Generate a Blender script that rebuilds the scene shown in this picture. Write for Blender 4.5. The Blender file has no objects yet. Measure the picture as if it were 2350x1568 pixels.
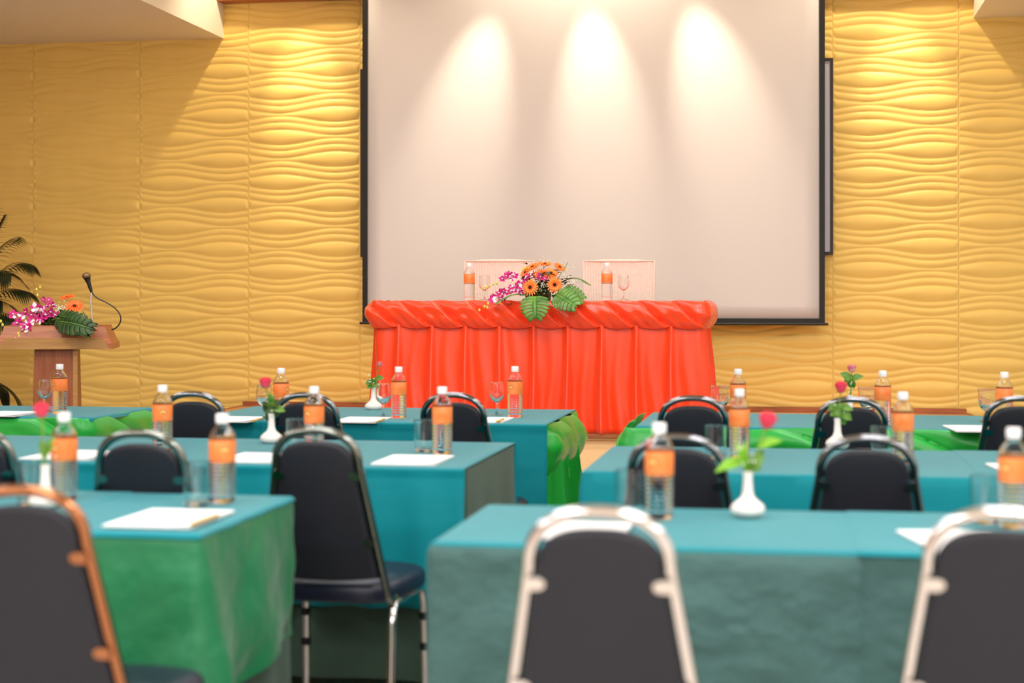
import bpy, bmesh, math, random
from mathutils import Vector, Matrix, noise

# ------------------------------------------------------------------ camera
F = 3800.0; H = 1.255; HY = 690.0
TH = math.atan(640 / F); SN, CS = math.sin(TH), math.cos(TH)
SC = bpy.context.scene
COL = SC.collection
cam_d = bpy.data.cameras.new('camera'); cam = bpy.data.objects.new('camera', cam_d); COL.objects.link(cam)
cam.location = (0, 0, H); cam.rotation_euler = (math.pi / 2, 0, TH)
cam_d.sensor_width = 36; cam_d.lens = 36 * F / 2350; cam_d.shift_y = -(784 - HY) / 2350
cam_d.clip_start = .05
cam_d.dof.use_dof = True; cam_d.dof.focus_distance = 9.1; cam_d.dof.aperture_fstop = 2.3
SC.camera = cam
vs = SC.view_settings
vs.view_transform = 'Standard'; vs.look = 'None'; vs.gamma = 1; vs.use_curve_mapping = False
vs.exposure = 0.3
# ------------------------------------------------------------------ world
w = bpy.data.worlds.new('world'); SC.world = w; w.use_nodes = True
w.node_tree.nodes['Background'].inputs[0].default_value = (.9, .92, 1, 1)
w.node_tree.nodes['Background'].inputs[1].default_value = .3

WY = 11.4          # stage wall
CZ = 3.14          # ceiling
RZ = 4.05          # recess ceiling over the stage
RX0, RX1, RY0 = -4.02, 1.20, 8.4
X0, X1, Y0 = -7.4, 4.6, -4.0


def light(name, kind, loc, energy, color, **k):
    d = bpy.data.lights.new(name, kind); d.energy = energy; d.color = color
    for a, b in k.items():
        if a not in ('aim',): setattr(d, a, b)
    o = bpy.data.objects.new(name, d); COL.objects.link(o); o.location = loc
    if 'aim' in k:
        o.rotation_euler = (Vector(k['aim']) - Vector(loc)).to_track_quat('-Z', 'Y').to_euler()
    return o


WARM = (1, .87, .66)
COOL = (.92, .96, 1)
PANELS = [(x, y) for y in (-1.6, .9, 3.4, 5.9, 7.7) for x in (-4.3, -1.8, .7, 3.2)]
PANEL_W = {-1.6: 62, .9: 44, 3.4: 23, 5.9: 14, 7.7: 13}
SPOTS = [(-3.55, -3.38, 2.55), (-1.84, -2.24, 2.40), (-1.40, -1.28, 2.50), (-.84, -.46, 2.52), (.65, .76, 2.52)]
SPOT_Y = WY - .62
for i, (x, ax, az) in enumerate(SPOTS):
    wall = i in (0, 4)
    light('stage_spot', 'SPOT', (x, SPOT_Y, RZ - .1), 115 if wall else 170, WARM, spot_size=math.radians(31), spot_blend=1, shadow_soft_size=.03, aim=(ax, WY if wall else WY - .2, az))
    light('stage_flood', 'SPOT', (x, SPOT_Y, RZ - .1), 46 if wall else 22, WARM, spot_size=math.radians(125), spot_blend=.6, shadow_soft_size=.03, aim=(x, WY - .1, 2.2))
ADDED_BAY = [(-3.0, 9.15), (-1.4, 9.15), (.2, 9.15)]  # added panels in the recess, lifting the stage wall brightness
for x in (-4.0, -2.2, -.4, 1.4):  # added front lamps to brighten the stage and lower wall
    light('added_stage_wash', 'SPOT', (x, 6.6, CZ - .12), 92, (1, .97, .92), spot_size=math.radians(80), spot_blend=1, shadow_soft_size=.25, aim=(x * 1.25 - .4, WY, .95))
for (x, y) in ADDED_BAY:
    light('added_bay_light', 'AREA', (x, y, RZ - .035), 4.5, (1, .95, .9), shape='RECTANGLE', size=1.16, size_y=.26)
for (x, y) in PANELS:
    light('panel_light', 'AREA', (x, y, CZ - .035), PANEL_W[y], COOL, shape='RECTANGLE', size=1.16, size_y=.26)


# ------------------------------------------------------------------ helpers
def ray(px, py):
    u = (px - 1175) / F; v = (HY - py) / F
    return Vector((-SN + u * CS, CS + u * SN, v))
def at_z(px, py, h):
    d = ray(px, py); return Vector((0, 0, H)) + d * ((h - H) / d.z)
def at_y(px, py, Y):
    d = ray(px, py); return Vector((0, 0, H)) + d * (Y / d.y)
def lerp(a, b, t): return a + (b - a) * t
def sstep(a, b, x):
    t = max(0, min(1, (x - a) / (b - a))); return t * t * (3 - 2 * t)
def nz(*p): return noise.noise(Vector(p))
def rgb(h):
    v = [int(h[i:i + 2], 16) / 255 for i in (1, 3, 5)]
    return tuple(c / 12.92 if c <= .04045 else ((c + .055) / 1.055) ** 2.4 for c in v) + (1,)


class MB:
    def __init__(s): s.v = []; s.f = []
    def add(s, vs_, fs):
        b = len(s.v); s.v += [tuple(p) for p in vs_]; s.f += [tuple(i + b for i in f) for f in fs]; return s
    def box(s, x0, x1, y0, y1, z0, z1):
        v = [(x, y, z) for z in (z0, z1) for y in (y0, y1) for x in (x0, x1)]
        return s.add(v, [(0, 2, 3, 1), (4, 5, 7, 6), (0, 1, 5, 4), (2, 6, 7, 3), (0, 4, 6, 2), (1, 3, 7, 5)])
    def tube(s, pts, r, n=10, closed=False):
        pts = [Vector(p) for p in pts]; m = len(pts)
        rr = r if isinstance(r, (list, tuple)) else [r] * m
        vs_ = []; nrm = None
        for i, p in enumerate(pts):
            if closed: t = pts[(i + 1) % m] - pts[i - 1]
            else: t = pts[min(i + 1, m - 1)] - pts[max(i - 1, 0)]
            t.normalize()
            if nrm is None:
                a = Vector((0, 0, 1)) if abs(t.z) < .9 else Vector((1, 0, 0)); nrm = t.cross(a).normalized()
            nrm = (nrm - t * nrm.dot(t)).normalized(); b = t.cross(nrm)
            for k in range(n):
                a = 2 * math.pi * k / n; vs_.append(p + (nrm * math.cos(a) + b * math.sin(a)) * rr[i])
        fs = []
        for i in range(m if closed else m - 1):
            for k in range(n):
                j = (i + 1) % m
                fs.append((i * n + k, i * n + (k + 1) % n, j * n + (k + 1) % n, j * n + k))
        if not closed: fs += [tuple(reversed(range(n))), tuple(range((m - 1) * n, m * n))]
        return s.add(vs_, fs)
    def lathe(s, prof, n=24, c=(0, 0, 0), rot=None, close=True, wob=None):
        vs_ = []; fs = []
        for i, (r, z) in enumerate(prof):
            for k in range(n):
                a = 2 * math.pi * k / n; q = r * (wob(a, i) if wob else 1)
                p = Vector((q * math.cos(a), q * math.sin(a), z))
                if rot: p = rot @ p
                vs_.append(p + Vector(c))
        for i in range(len(prof) - 1):
            for k in range(n): fs.append((i * n + k, i * n + (k + 1) % n, (i + 1) * n + (k + 1) % n, (i + 1) * n + k))
        if close: fs += [tuple(reversed(range(n))), tuple(range((len(prof) - 1) * n, len(prof) * n))]
        return s.add(vs_, fs)
    def grid(s, nu, nv, fn, flip=False):
        vs_ = [fn(i / nu, j / nv) for j in range(nv + 1) for i in range(nu + 1)]
        fs = []
        for j in range(nv):
            for i in range(nu):
                a = j * (nu + 1) + i; q = (a, a + 1, a + nu + 2, a + nu + 1)
                fs.append(tuple(reversed(q)) if flip else q)
        return s.add(vs_, fs)
    def loops(s, rings, cap0=True, cap1=True):
        n = len(rings[0]); vs_ = [p for r in rings for p in r]; fs = []
        for i in range(len(rings) - 1):
            for k in range(n): fs.append((i * n + k, i * n + (k + 1) % n, (i + 1) * n + (k + 1) % n, (i + 1) * n + k))
        if cap0: fs.append(tuple(reversed(range(n))))
        if cap1: fs.append(tuple(range((len(rings) - 1) * n, len(rings) * n)))
        return s.add(vs_, fs)
    def build(s, name, m, parent=None, smooth=40, bevel=0, thick=0):
        me = bpy.data.meshes.new(name); me.from_pydata(s.v, [], s.f)
        bm = bmesh.new(); bm.from_mesh(me)
        if bevel: bmesh.ops.bevel(bm, geom=bm.edges[:], offset=bevel, segments=2, affect='EDGES', profile=.6)
        bmesh.ops.recalc_face_normals(bm, faces=bm.faces[:])
        bm.to_mesh(me); bm.free()
        if smooth:
            me.polygons.foreach_set('use_smooth', [True] * len(me.polygons))
            me.set_sharp_from_angle(angle=math.radians(smooth))
        me.materials.append(MAT[m])
        o = bpy.data.objects.new(name, me); COL.objects.link(o)
        if thick:
            q = o.modifiers.new('thickness', 'SOLIDIFY'); q.thickness = thick; q.offset = 1
        if parent: o.parent = parent
        return o


def tag(o, label, cat, group=None):
    o['label'] = label; o['category'] = cat
    if group: o['group'] = group
    return o
def struct(o): o['kind'] = 'structure'; return o
def thing(name, loc, label, cat, group=None, rz=0):
    o = bpy.data.objects.new(name, None); COL.objects.link(o); o.empty_display_size = .1
    o.location = loc; o.rotation_euler = (0, 0, rz)
    return tag(o, label, cat, group)
def copy_tree(o, parent=None):
    c = o.copy(); COL.objects.link(c)
    if parent: c.parent = parent
    for ch in o.children: copy_tree(ch, c)
    return c


# ------------------------------------------------------------------ materials
MAT = {}
def mat(name, color, rough=.5, metal=0, spec=.5, sheen=0, trans=0, ior=1.45, var=0, vscale=8, bump=0, bscale=60, stretch=(1, 1, 1), color2=None, emit=0, coat=0, sub=0, bdist=.01, aniso=0):
    m = bpy.data.materials.new(name); m.use_nodes = True; nt = m.node_tree; b = nt.nodes['Principled BSDF']
    c = rgb(color) if isinstance(color, str) else color
    b.inputs['Base Color'].default_value = c
    b.inputs['Roughness'].default_value = rough; b.inputs['Metallic'].default_value = metal
    b.inputs['Specular IOR Level'].default_value = spec; b.inputs['IOR'].default_value = ior
    b.inputs['Transmission Weight'].default_value = trans
    b.inputs['Sheen Weight'].default_value = sheen; b.inputs['Sheen Roughness'].default_value = .4
    b.inputs['Coat Weight'].default_value = coat; b.inputs['Subsurface Weight'].default_value = sub
    b.inputs['Anisotropic'].default_value = aniso
    if emit:
        b.inputs['Emission Color'].default_value = c; b.inputs['Emission Strength'].default_value = emit
    tc = nt.nodes.new('ShaderNodeTexCoord'); mp = nt.nodes.new('ShaderNodeMapping'); mp.inputs['Scale'].default_value = stretch
    nt.links.new(tc.outputs['Object'], mp.inputs[0])
    if var or color2:
        n = nt.nodes.new('ShaderNodeTexNoise'); n.inputs['Scale'].default_value = vscale; n.inputs['Detail'].default_value = 4
        nt.links.new(mp.outputs[0], n.inputs['Vector'])
        r = nt.nodes.new('ShaderNodeValToRGB'); nt.links.new(n.outputs['Fac'], r.inputs[0])
        c2 = rgb(color2) if color2 else tuple(min(1, q * (1 + var)) for q in c[:3]) + (1,)
        c1 = c if color2 else tuple(q * (1 - var) for q in c[:3]) + (1,)
        r.color_ramp.elements[0].color = c1; r.color_ramp.elements[1].color = c2
        r.color_ramp.elements[0].position = .35; r.color_ramp.elements[1].position = .65
        nt.links.new(r.outputs[0], b.inputs['Base Color'])
    if bump:
        n = nt.nodes.new('ShaderNodeTexNoise'); n.inputs['Scale'].default_value = bscale; n.inputs['Detail'].default_value = 3
        nt.links.new(mp.outputs[0], n.inputs['Vector'])
        q = nt.nodes.new('ShaderNodeBump'); q.inputs['Strength'].default_value = bump; q.inputs['Distance'].default_value = bdist
        nt.links.new(n.outputs['Fac'], q.inputs['Height']); nt.links.new(q.outputs[0], b.inputs['Normal'])
    MAT[name] = m; return m

mat('panel_paint', (.87, .58, .15, 1), .5, spec=.4, var=.03, vscale=3)
mat('screen', '#d6cecb', .75, spec=.2)
mat('black_border', '#15130f', .6)
mat('black_metal', '#17140f', .4)
mat('board', '#b9b6c4', .35)
mat('dark_frame', '#2c1a14', .5)
mat('ceiling_paint', '#efe6d2', .8, spec=.2)
mat('room_paint', '#ece8e4', .8, spec=.2)
mat('back_paint', '#e8d5c6', .8, spec=.2)
mat('floor_tile', '#c9bdb0', .25, var=.06, vscale=1.5)
mat('grout', '#8f8377', .8)
mat('stage_top', '#c9935c', .45, var=.1, vscale=4, stretch=(1, 8, 1))
mat('stage_face', '#fbcb92', .55, var=.04, vscale=3)
mat('brown_wood', '#a55c34', .45, var=.2, vscale=6, stretch=(1, 12, 12))
mat('red_wood', '#a05a30', .45, color2='#8a4826', vscale=5, stretch=(14, 14, 1.2))
mat('red_wood_h', '#b0683c', .42, color2='#985432', vscale=5, stretch=(1.2, 14, 14))
mat('pale_wood', '#b98a50', .5, color2='#a87840', vscale=5, stretch=(1.2, 14, 14))
mat('teal', '#00828d', .6, spec=.22, sheen=.2, var=.04, vscale=2.5, bump=.05, bscale=400)
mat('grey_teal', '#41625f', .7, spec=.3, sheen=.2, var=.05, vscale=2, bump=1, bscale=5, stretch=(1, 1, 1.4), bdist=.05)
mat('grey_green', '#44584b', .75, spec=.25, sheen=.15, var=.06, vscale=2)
mat('green_cloth', '#1a7347', .5, spec=.45, sheen=.2, var=.08, vscale=2.5, bump=.8, bscale=5, bdist=.04)
mat('green_satin', '#1fa83a', .34, spec=.7, sheen=.05, var=.06, vscale=4)
mat('orange_satin', '#fd4416', .30, spec=.8, sheen=.15, var=.05, vscale=4)
mat('chrome', '#dcd6d4', .12, metal=1)
mat('chrome_reflect_dark', '#8a898c', .10, metal=1)  # tinted chromes: reflected surroundings are put into the base colour
mat('chrome_reflect_green', '#84867f', .12, metal=1)
mat('chrome_reflect_copper', '#a9714f', .14, metal=1)
mat('vinyl', '#1e1f27', .42, spec=.4, bump=.08, bscale=500)
mat('vinyl_navy', '#1c1f33', .36, spec=.5, bump=.08, bscale=500)
mat('rubber', '#0c0c0c', .7)
mat('table_wood', '#9c7a52', .5, var=.08)
mat('steel', '#77777a', .35, metal=1)
mat('water', (.97, .99, 1, 1), .0, trans=1, ior=1.33)
mat('glass', (.97, .98, .98, 1), .0, trans=1, ior=1.45)
mat('cap', '#fbf7f6', .4)
mat('label', '#ff7d33', .42, color2='#ff9350', vscale=30)
mat('emblem_green', '#3c5a22', .5)
mat('emblem_gold', '#ffd27a', .5)
mat('paper', '#fdf8f6', .8, spec=.2)
mat('pencil_yellow', '#d9a51e', .4)
mat('pencil_tip', '#caa06a', .7)
mat('ceramic', '#fbeee6', .22, spec=.6)
mat('rose', '#ff3a5a', .5, color2='#ff6078', vscale=40)
mat('rose_pale', '#fb6c80', .5, color2='#ffc4c2', vscale=60)
mat('stem', '#7f9a2c', .5)
mat('leaf_light', '#6fa81c', .42, color2='#82b82c', vscale=20)
mat('leaf_mid', '#4b7a24', .42, color2='#6b9434', vscale=20)
mat('leaf_dark', '#24421c', .42, color2='#3a5a26', vscale=20)
mat('monstera', '#2a6420', .3, color2='#6f9f42', vscale=14)
mat('palm', '#161d0e', .4, color2='#2b3516', vscale=20)
mat('gerbera', '#ff7a22', .5, color2='#ff9440', vscale=50)
mat('gerbera_red', '#ff5a18', .5, color2='#ff7a30', vscale=50)
mat('flower_eye', '#2a0f08', .8)
mat('orchid', '#b80a66', .45, color2='#d82488', vscale=60)
mat('orchid_white', '#fbe3ea', .5)
mat('bud_yellow', '#d8cf5a', .5)
mat('filler', '#fbf4dc', .6)
mat('wicker', '#f0dccd', .6, var=.05, vscale=60)
mat('mic_black', '#161412', .4)
mat('mic_mesh', '#8a6a4a', .45, metal=.6)
mat('gooseneck', '#cfc6ba', .3, metal=.6)
mat('pot', '#6b3a24', .6)
mat('lamp', '#fff3e6', .5, emit=3)
mat('lamp_frame', '#e8e8e6', .5)

# ------------------------------------------------------------------ the room
fl = struct(MB().box(X0, X1, Y0, WY, -.06, -.004).build('floor', 'grout', smooth=0))
tile_me = None
T = .6
for iy in range(int((9.2 - Y0) / T)):
    for ix in range(int((X1 - X0) / T)):
        x = X0 + ix * T; y = Y0 + iy * T
        if not (-4.5 < x < 2.5 and 1.0 < y < 9): continue
        if tile_me is None:
            t = MB().box(.003, T - .003, .003, T - .003, -.01, 0).build('tile', 'floor_tile', fl, smooth=0); tile_me = t.data
        else:
            t = bpy.data.objects.new('tile', tile_me); COL.objects.link(t); t.parent = fl
        t.location = (x, y, 0)
tb = MB()   # the rest of the tiled floor, out of view
for iy in range(int((WY - Y0) / T) + 1):
    for ix in range(int((X1 - X0) / T)):
        x = X0 + ix * T; y = Y0 + iy * T
        if (-4.5 < x < 2.5 and 1.0 < y < 9 and iy < int((9.2 - Y0) / T)): continue
        tb.box(x + .003, x + T - .003, y + .003, min(y + T - .003, WY), -.01, 0)
o = tb.build('tile_field', 'floor_tile', fl, smooth=0); o['kind'] = 'stuff'
struct(MB().box(X0 - .1, X0, Y0, WY, 0, RZ).build('wall_left', 'brown_wood', smooth=0))
struct(MB().box(X1, X1 + .1, Y0, WY, 0, RZ).build('wall_right', 'room_paint', smooth=0))
struct(MB().box(X0, X1, Y0 - .1, Y0, 0, RZ).build('wall_back', 'back_paint', smooth=0))
# ceiling with the raised bay over the stage
ce = MB(); ce.box(X0, RX0, RY0, WY, CZ, RZ + .1); ce.box(RX1, X1, RY0, WY, CZ, RZ + .1); ce.box(X0, X1, Y0, RY0, CZ, RZ + .1)
ce.box(RX0, RX1, RY0, WY, RZ, RZ + .1)
struct(ce.build('ceiling', 'ceiling_paint', smooth=0))
# stage wall: backing and relief panels
wb = struct(MB().box(X0, X1, WY, WY + .12, 0, RZ).build('wall_front', 'panel_paint', smooth=0))
PW, PP = .8225, .32
PH = PP * 3
OFF = [(0, 1), (22, -1), (36, -1), (53, -1), (75, 1), (89, 1)]
def crease(k, x):
    q, r = divmod(k, 6); m, sg = OFF[r]
    return q * PP - m / 106 * PP * 0 + m / 106 * PP, sg
def relief(x, z):
    # z grows downward here; crease lines alternate so that lens-shaped swells open and close
    ph = 2 * math.pi * (x / PW - .28)
    lines = []
    zz = z / PP
    q0 = math.floor(zz)
    for q in (q0 - 1, q0, q0 + 1):
        for (m, sg) in OFF:
            lines.append((q + m / 106) * PP - sg * .0225 * math.cos(ph))
    lines.sort()
    for a, b in zip(lines, lines[1:]):
        if a <= z < b:
            g = b - a; t = (z - a) / max(g, 1e-6)
            return .0035 + min(.017, g * .19) * (math.sin(math.pi * t ** .8) ** .75)
    return .003
pm = MB()
NX, NZ = 26, 190
vv = []
# centres of the left lens stand at z = 2.69 + n * .32
def pan(u, v):
    x = u * PW
    e = min(x, PW - x)
    zc = v * PH
    d = relief(x, (PH - zc) + .028)
    k = sstep(.005, .013, e)
    d = lerp(.0105, d, k)
    if e < .0008: d = .004
    return (x, -d, zc)
xs = [0, .0010 / PW, .005 / PW, .009 / PW, .013 / PW] + [i / NX for i in range(1, NX)] + [1 - .013 / PW, 1 - .009 / PW, 1 - .005 / PW, 1 - .0010 / PW, 1]
nU = len(xs) - 1
pm.grid(nU, NZ, lambda u, v: pan(xs[round(u * nU)], v))
p0 = pm.build('wall_panel', 'panel_paint', wb, smooth=60)
pan_me = p0.data
zbase = 2.69 + .32 * 5 - .0 - PH * 5 + .055
first = True
for ix in range(-4, 10):
    for iz in range(-1, 5):
        x = -3.8325 + PW * (ix + 0)
        z = zbase + iz * PH
        if x < X0 - .5 or x > X1 - .8 or z > RZ or z + PH < 0.0: continue
        if z < 0 or x < X0: 
            if z + PH < .3 or x < X0 - .01: continue
        ob = p0 if first else bpy.data.objects.new('wall_panel', pan_me)
        if not first: COL.objects.link(ob); ob.parent = wb
        first = False
        ob.location = (x, WY, z)
# wooden rail below the recess ceiling
struct(MB().box(RX0, RX1, WY - .16, WY - .02, 3.385, 3.55).build('trim_1', 'brown_wood', smooth=0))
# stage
SX0, SX1, SY = -3.86, 1.15, 9.27
st = struct(MB().box(SX0, SX1, SY + .03, WY - .02, 0, .47).build('stage_platform', 'stage_face', smooth=0))
MB().box(SX0 - .02, SX1 + .02, SY, WY - .02, .47, .5).build('stage_deck', 'stage_top', st, smooth=0)
MB().box(SX0 - .03, SX1 + .03, SY - .012, SY + .02, .484, .503).build('stage_nosing', 'brown_wood', st, smooth=0)
MB().box(SX1 + .0, SX1 + .032, SY + .02, WY - .02, .484, .503).build('stage_nosing', 'brown_wood', st, smooth=0)
MB().box(SX0 - .032, SX0, SY + .02, WY - .02, .484, .503).build('stage_nosing', 'brown_wood', st, smooth=0)
MB().box(SX0, SX1, WY - .06, WY - .022, .5, .535).build('stage_skirting', 'brown_wood', st, smooth=0)

# ceiling fittings (above the frame)
fr = MB(); fr.box(-.62, .62, -.17, -.13, -.03, 0); fr.box(-.62, .62, .13, .17, -.03, 0); fr.box(-.62, -.58, -.13, .13, -.03, 0); fr.box(.58, .62, -.13, .13, -.03, 0)
pl0 = None
for i, (x, y) in enumerate(PANELS + ADDED_BAY):  # the recess panels at the end of the list are added
    zc_ = CZ if i < len(PANELS) else RZ
    lab = 'white fluorescent ceiling panel above the picture'
    if pl0 is None:
        pl0 = thing('ceiling_light', (x, y, zc_), lab, 'ceiling light', 'fluorescent panels in the main ceiling')
        fr.build('lamp_frame', 'lamp_frame', pl0, smooth=0)
        MB().box(-.58, .58, -.13, .13, -.02, -.005).build('diffuser', 'lamp', pl0, smooth=0)
    else:
        c = copy_tree(pl0); c.location = (x, y, zc_)
for x in (-4.0, -2.2, -.4, 1.4):  # housings for the added front lamps
    t = thing('added_spotlight', (x, 6.6, CZ), 'added white spotlight on the main ceiling brightening the stage wall', 'spotlight', 'added spotlights brightening the stage wall')
    MB().lathe([(.02, 0), (.02, -.05), (.06, -.055), (.07, -.11), (.062, -.11), (.05, -.06)], 20, close=False).build('housing', 'lamp_frame', t)
for i, (x, ax, az) in enumerate(SPOTS):
    t = thing('stage_spotlight', (x, SPOT_Y, RZ), 'small round spotlight in the recess above the stage', 'spotlight', 'spotlights above the stage')
    MB().lathe([(.045, 0), (.045, -.07), (.055, -.075), (.055, 0)], 20, close=False).build('housing', 'lamp_frame', t)

# ------------------------------------------------------------------ whiteboard and projection screen
a = at_y(829, 160, WY - .035); b = at_y(1912, 585, WY - .035)
wbt = thing('whiteboard', (0, 0, 0), 'grey whiteboard in a dark frame hanging behind the projection screen', 'whiteboard')
MB().box(a.x + .02, b.x - .02, WY - .05, WY - .02, b.z + .02, a.z - .02).build('board', 'board', wbt, smooth=0)
f = MB(); f.box(a.x, b.x, WY - .06, WY - .018, a.z - .02, a.z); f.box(a.x, b.x, WY - .06, WY - .018, b.z, b.z + .02)
f.box(a.x, a.x + .035, WY - .06, WY - .018, b.z + .02, a.z - .02); f.box(b.x - .02, b.x, WY - .06, WY - .018, b.z + .02, a.z - .02)
f.build('board_frame', 'dark_frame', wbt, smooth=0)
SYS = WY - .20
a = at_y(832, 743, SYS); b = at_y(1893, 743, SYS); ZT = 3.72
scn = thing('projection_screen', (0, 0, 0), 'large white projection screen with black border on the yellow wall', 'screen')
bw = .036
MB().grid(30, 30, lambda u, v: (lerp(a.x + bw, b.x - bw, u), SYS + .004 * math.sin(3 * math.pi * u) * v, lerp(a.z + .04, ZT, v))).build('screen_fabric', 'screen', scn, thick=.003)
f = MB(); f.box(a.x, a.x + bw, SYS - .004, SYS + .004, a.z, ZT); f.box(b.x - bw, b.x, SYS - .004, SYS + .004, a.z, ZT); f.box(a.x + bw, b.x - bw, SYS - .0045, SYS + .004, a.z + .006, a.z + .041)
f.build('border', 'black_border', scn, smooth=0)
MB().tube([(a.x - .02, SYS, a.z + .004), (b.x + .022, SYS, a.z + .004)], .009).build('weight_bar', 'black_metal', scn)
MB().box(a.x - .1, b.x + .1, SYS - .06, SYS + .06, ZT, ZT + .12).build('screen_case', 'lamp_frame', scn, bevel=.01)

# ------------------------------------------------------------------ cloth builders
def rect_path(x0, x1, y0, y1, r=.012, step=.02):
    """perimeter counter-clockwise seen from above, starting at the front left; (point, normal, arc length, side)"""
    out = []; s = 0
    corners = [((x0 + r, y0 + r), math.pi, 'front'), ((x1 - r, y0 + r), 1.5 * math.pi, 'right'), ((x1 - r, y1 - r), 0, 'back'), ((x0 + r, y1 - r), .5 * math.pi, 'left')]
    ends = [((x0 + r, y0), (x1 - r, y0), (0, -1)), ((x1, y0 + r), (x1, y1 - r), (1, 0)), ((x1 - r, y1), (x0 + r, y1), (0, 1)), ((x0, y1 - r), (x0, y0 + r), (-1, 0))]
    names = ['front', 'right', 'back', 'left']
    for k in range(4):
        p, q, n = ends[k]; p = Vector(p); q = Vector(q); L = (q - p).length; m = max(2, int(L / step))
        for i in range(m):
            out.append((p.lerp(q, i / m), Vector(n), s + L * i / m, names[k], L * i / m, L))
        s += L
        cx, a0, _ = corners[(k + 1) % 4]
        a0 = [1.5, 0, .5, 1][k] * math.pi
        for i in range(4):
            a = a0 + i / 4 * math.pi / 2
            out.append((Vector(cx) + Vector((math.cos(a), math.sin(a))) * r, Vector((math.cos(a), math.sin(a))), s, names[k], L, L))
            s += r * math.pi / 8
    return out

def drape(name, m, x0, x1, y0, y1, z, drop, fold, rows=18, off=.004, step=.02, parent=None):
    """cloth over a rectangular top; drop(side, d, L) hem length; fold(s, t, side) outward displacement"""
    P = rect_path(x0, x1, y0, y1, .012, step)
    rings = []
    for ins, dz in ((.012, 0), (.006, -.0008), (-.001, -.005)):
        rings.append([(p.x - n.x * ins, p.y - n.y * ins, z + dz) for p, n, s, sd, d, L in P])
    for j in range(1, rows + 1):
        t = j / rows; R = []
        for p, n, s, sd, d, L in P:
            o_ = off + fold(s, t, sd, d, L)
            R.append((p.x + n.x * o_, p.y + n.y * o_, z - .005 - (drop(sd, d, L) - .005) * t))
        rings.append(R)
    mb = MB(); mb.loops(list(reversed(rings)), cap0=False, cap1=False)
    mb.add([(x0 + .012, y0 + .012, z), (x1 - .012, y0 + .012, z), (x1 - .012, y1 - .012, z), (x0 + .012, y1 - .012, z)], [(0, 1, 2, 3)])
    return mb.build(name, m, parent, smooth=50)

def soft_fold(amp, wl, seed, bias=.3):
    def f(s, t, sd, d, L):
        return amp * 1.5 * t * (.5 + .5 * math.sin(2 * math.pi * s / wl + 2.2 * nz(s * 2.1, seed, 0)) * (.6 + .4 * nz(s * 1.3, seed, t * 2))) + bias * amp * t
    return f

def runner(name, m, x0, x1, y0, y1, z, df, db, seed, amp=.012, wl=.22, hem=None, lift=0):
    """cloth laid across the table: back drop, top, front drop; cut straight at both ends"""
    prof = []
    for i in range(28): prof.append(('f', 1 - i / 28))
    for i in range(4): prof.append(('cf', i / 4))
    for i in range(9): prof.append(('t', i / 8))
    for i in range(1, 5): prof.append(('cb', i / 4))
    for i in range(1, 8): prof.append(('b', i / 7))
    r = .008; nx = max(6, int((x1 - x0) / .025))
    def fn(u, v):
        k, t = prof[round(v * (len(prof) - 1))]; x = lerp(x0, x1, u)
        fo = amp * (.55 + .45 * math.sin(2 * math.pi * x / wl + 2.5 * nz(x * 1.7, seed, 0)) + .5 * nz(x * 3, seed, t * 1.5))
        w_ = .0015 * nz(x * 4, seed + 3, t * 3)
        if k == 'f':
            D = df * (1 if hem is None else hem(u)); zz_ = (D - r) * t; return (x, y0 - .010 - fo * t ** .75 - .006 * math.exp(-((zz_ - .16) / .012) ** 2) * sstep(-.3, .3, nz(x * 1.5, seed, 9)), z - r - zz_)
        if k == 'b': return (x, y1 + .006 + fo * t + .004, z - r - (db - r) * t)
        if k == 'cf':
            a = t * math.pi / 2; return (x, y0 + r - .018 + .0 - r * math.cos(a) + r * math.sin(a) * 0 + .0, z - r + r * math.sin(a))
        if k == 'cb':
            a = t * math.pi / 2; return (x, y1 + .010 - r + r * math.sin(a), z - r + r * math.cos(a))
        return (x, lerp(y0 - .002, y1 + .002, t), z + w_ * math.sin(math.pi * t))
    mb = MB(); mb.grid(nx, len(prof) - 1, fn)
    return mb.build(name, m, None, smooth=60, thick=.0012)

def pleat_skirt(name, m, path, z0, z1, unit, seed, parent=None, rows=20, amp=(.008, .03)):
    """pleated satin skirt along an open path of (point, normal, arc length)"""
    def pl(s, t):
        q = s / unit + .06 * nz(s * 2, seed, t * .8); f = q - math.floor(q); d = min(f, 1 - f)
        ridge = math.exp(-(d / lerp(.07, .13, t)) ** 2)
        wave = .5 + .5 * math.cos(2 * math.pi * (2 * q + .15 * math.sin(6 * t + q)))
        w3 = nz(s * 9, t * 1.2, seed)
        return lerp(amp[0], amp[1], t) * (ridge + .42 * wave * (.3 + .7 * t) + .30 * w3)
    n = len(path) - 1
    mb = MB()
    mb.grid(n, rows, lambda u, v: (lambda P: (P[0].x + P[1].x * pl(P[2], v), P[0].y + P[1].y * pl(P[2], v), lerp(z1, z0, v)))(path[round(u * n)]))
    return mb.build(name, m, parent, smooth=70, thick=.001)

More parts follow.
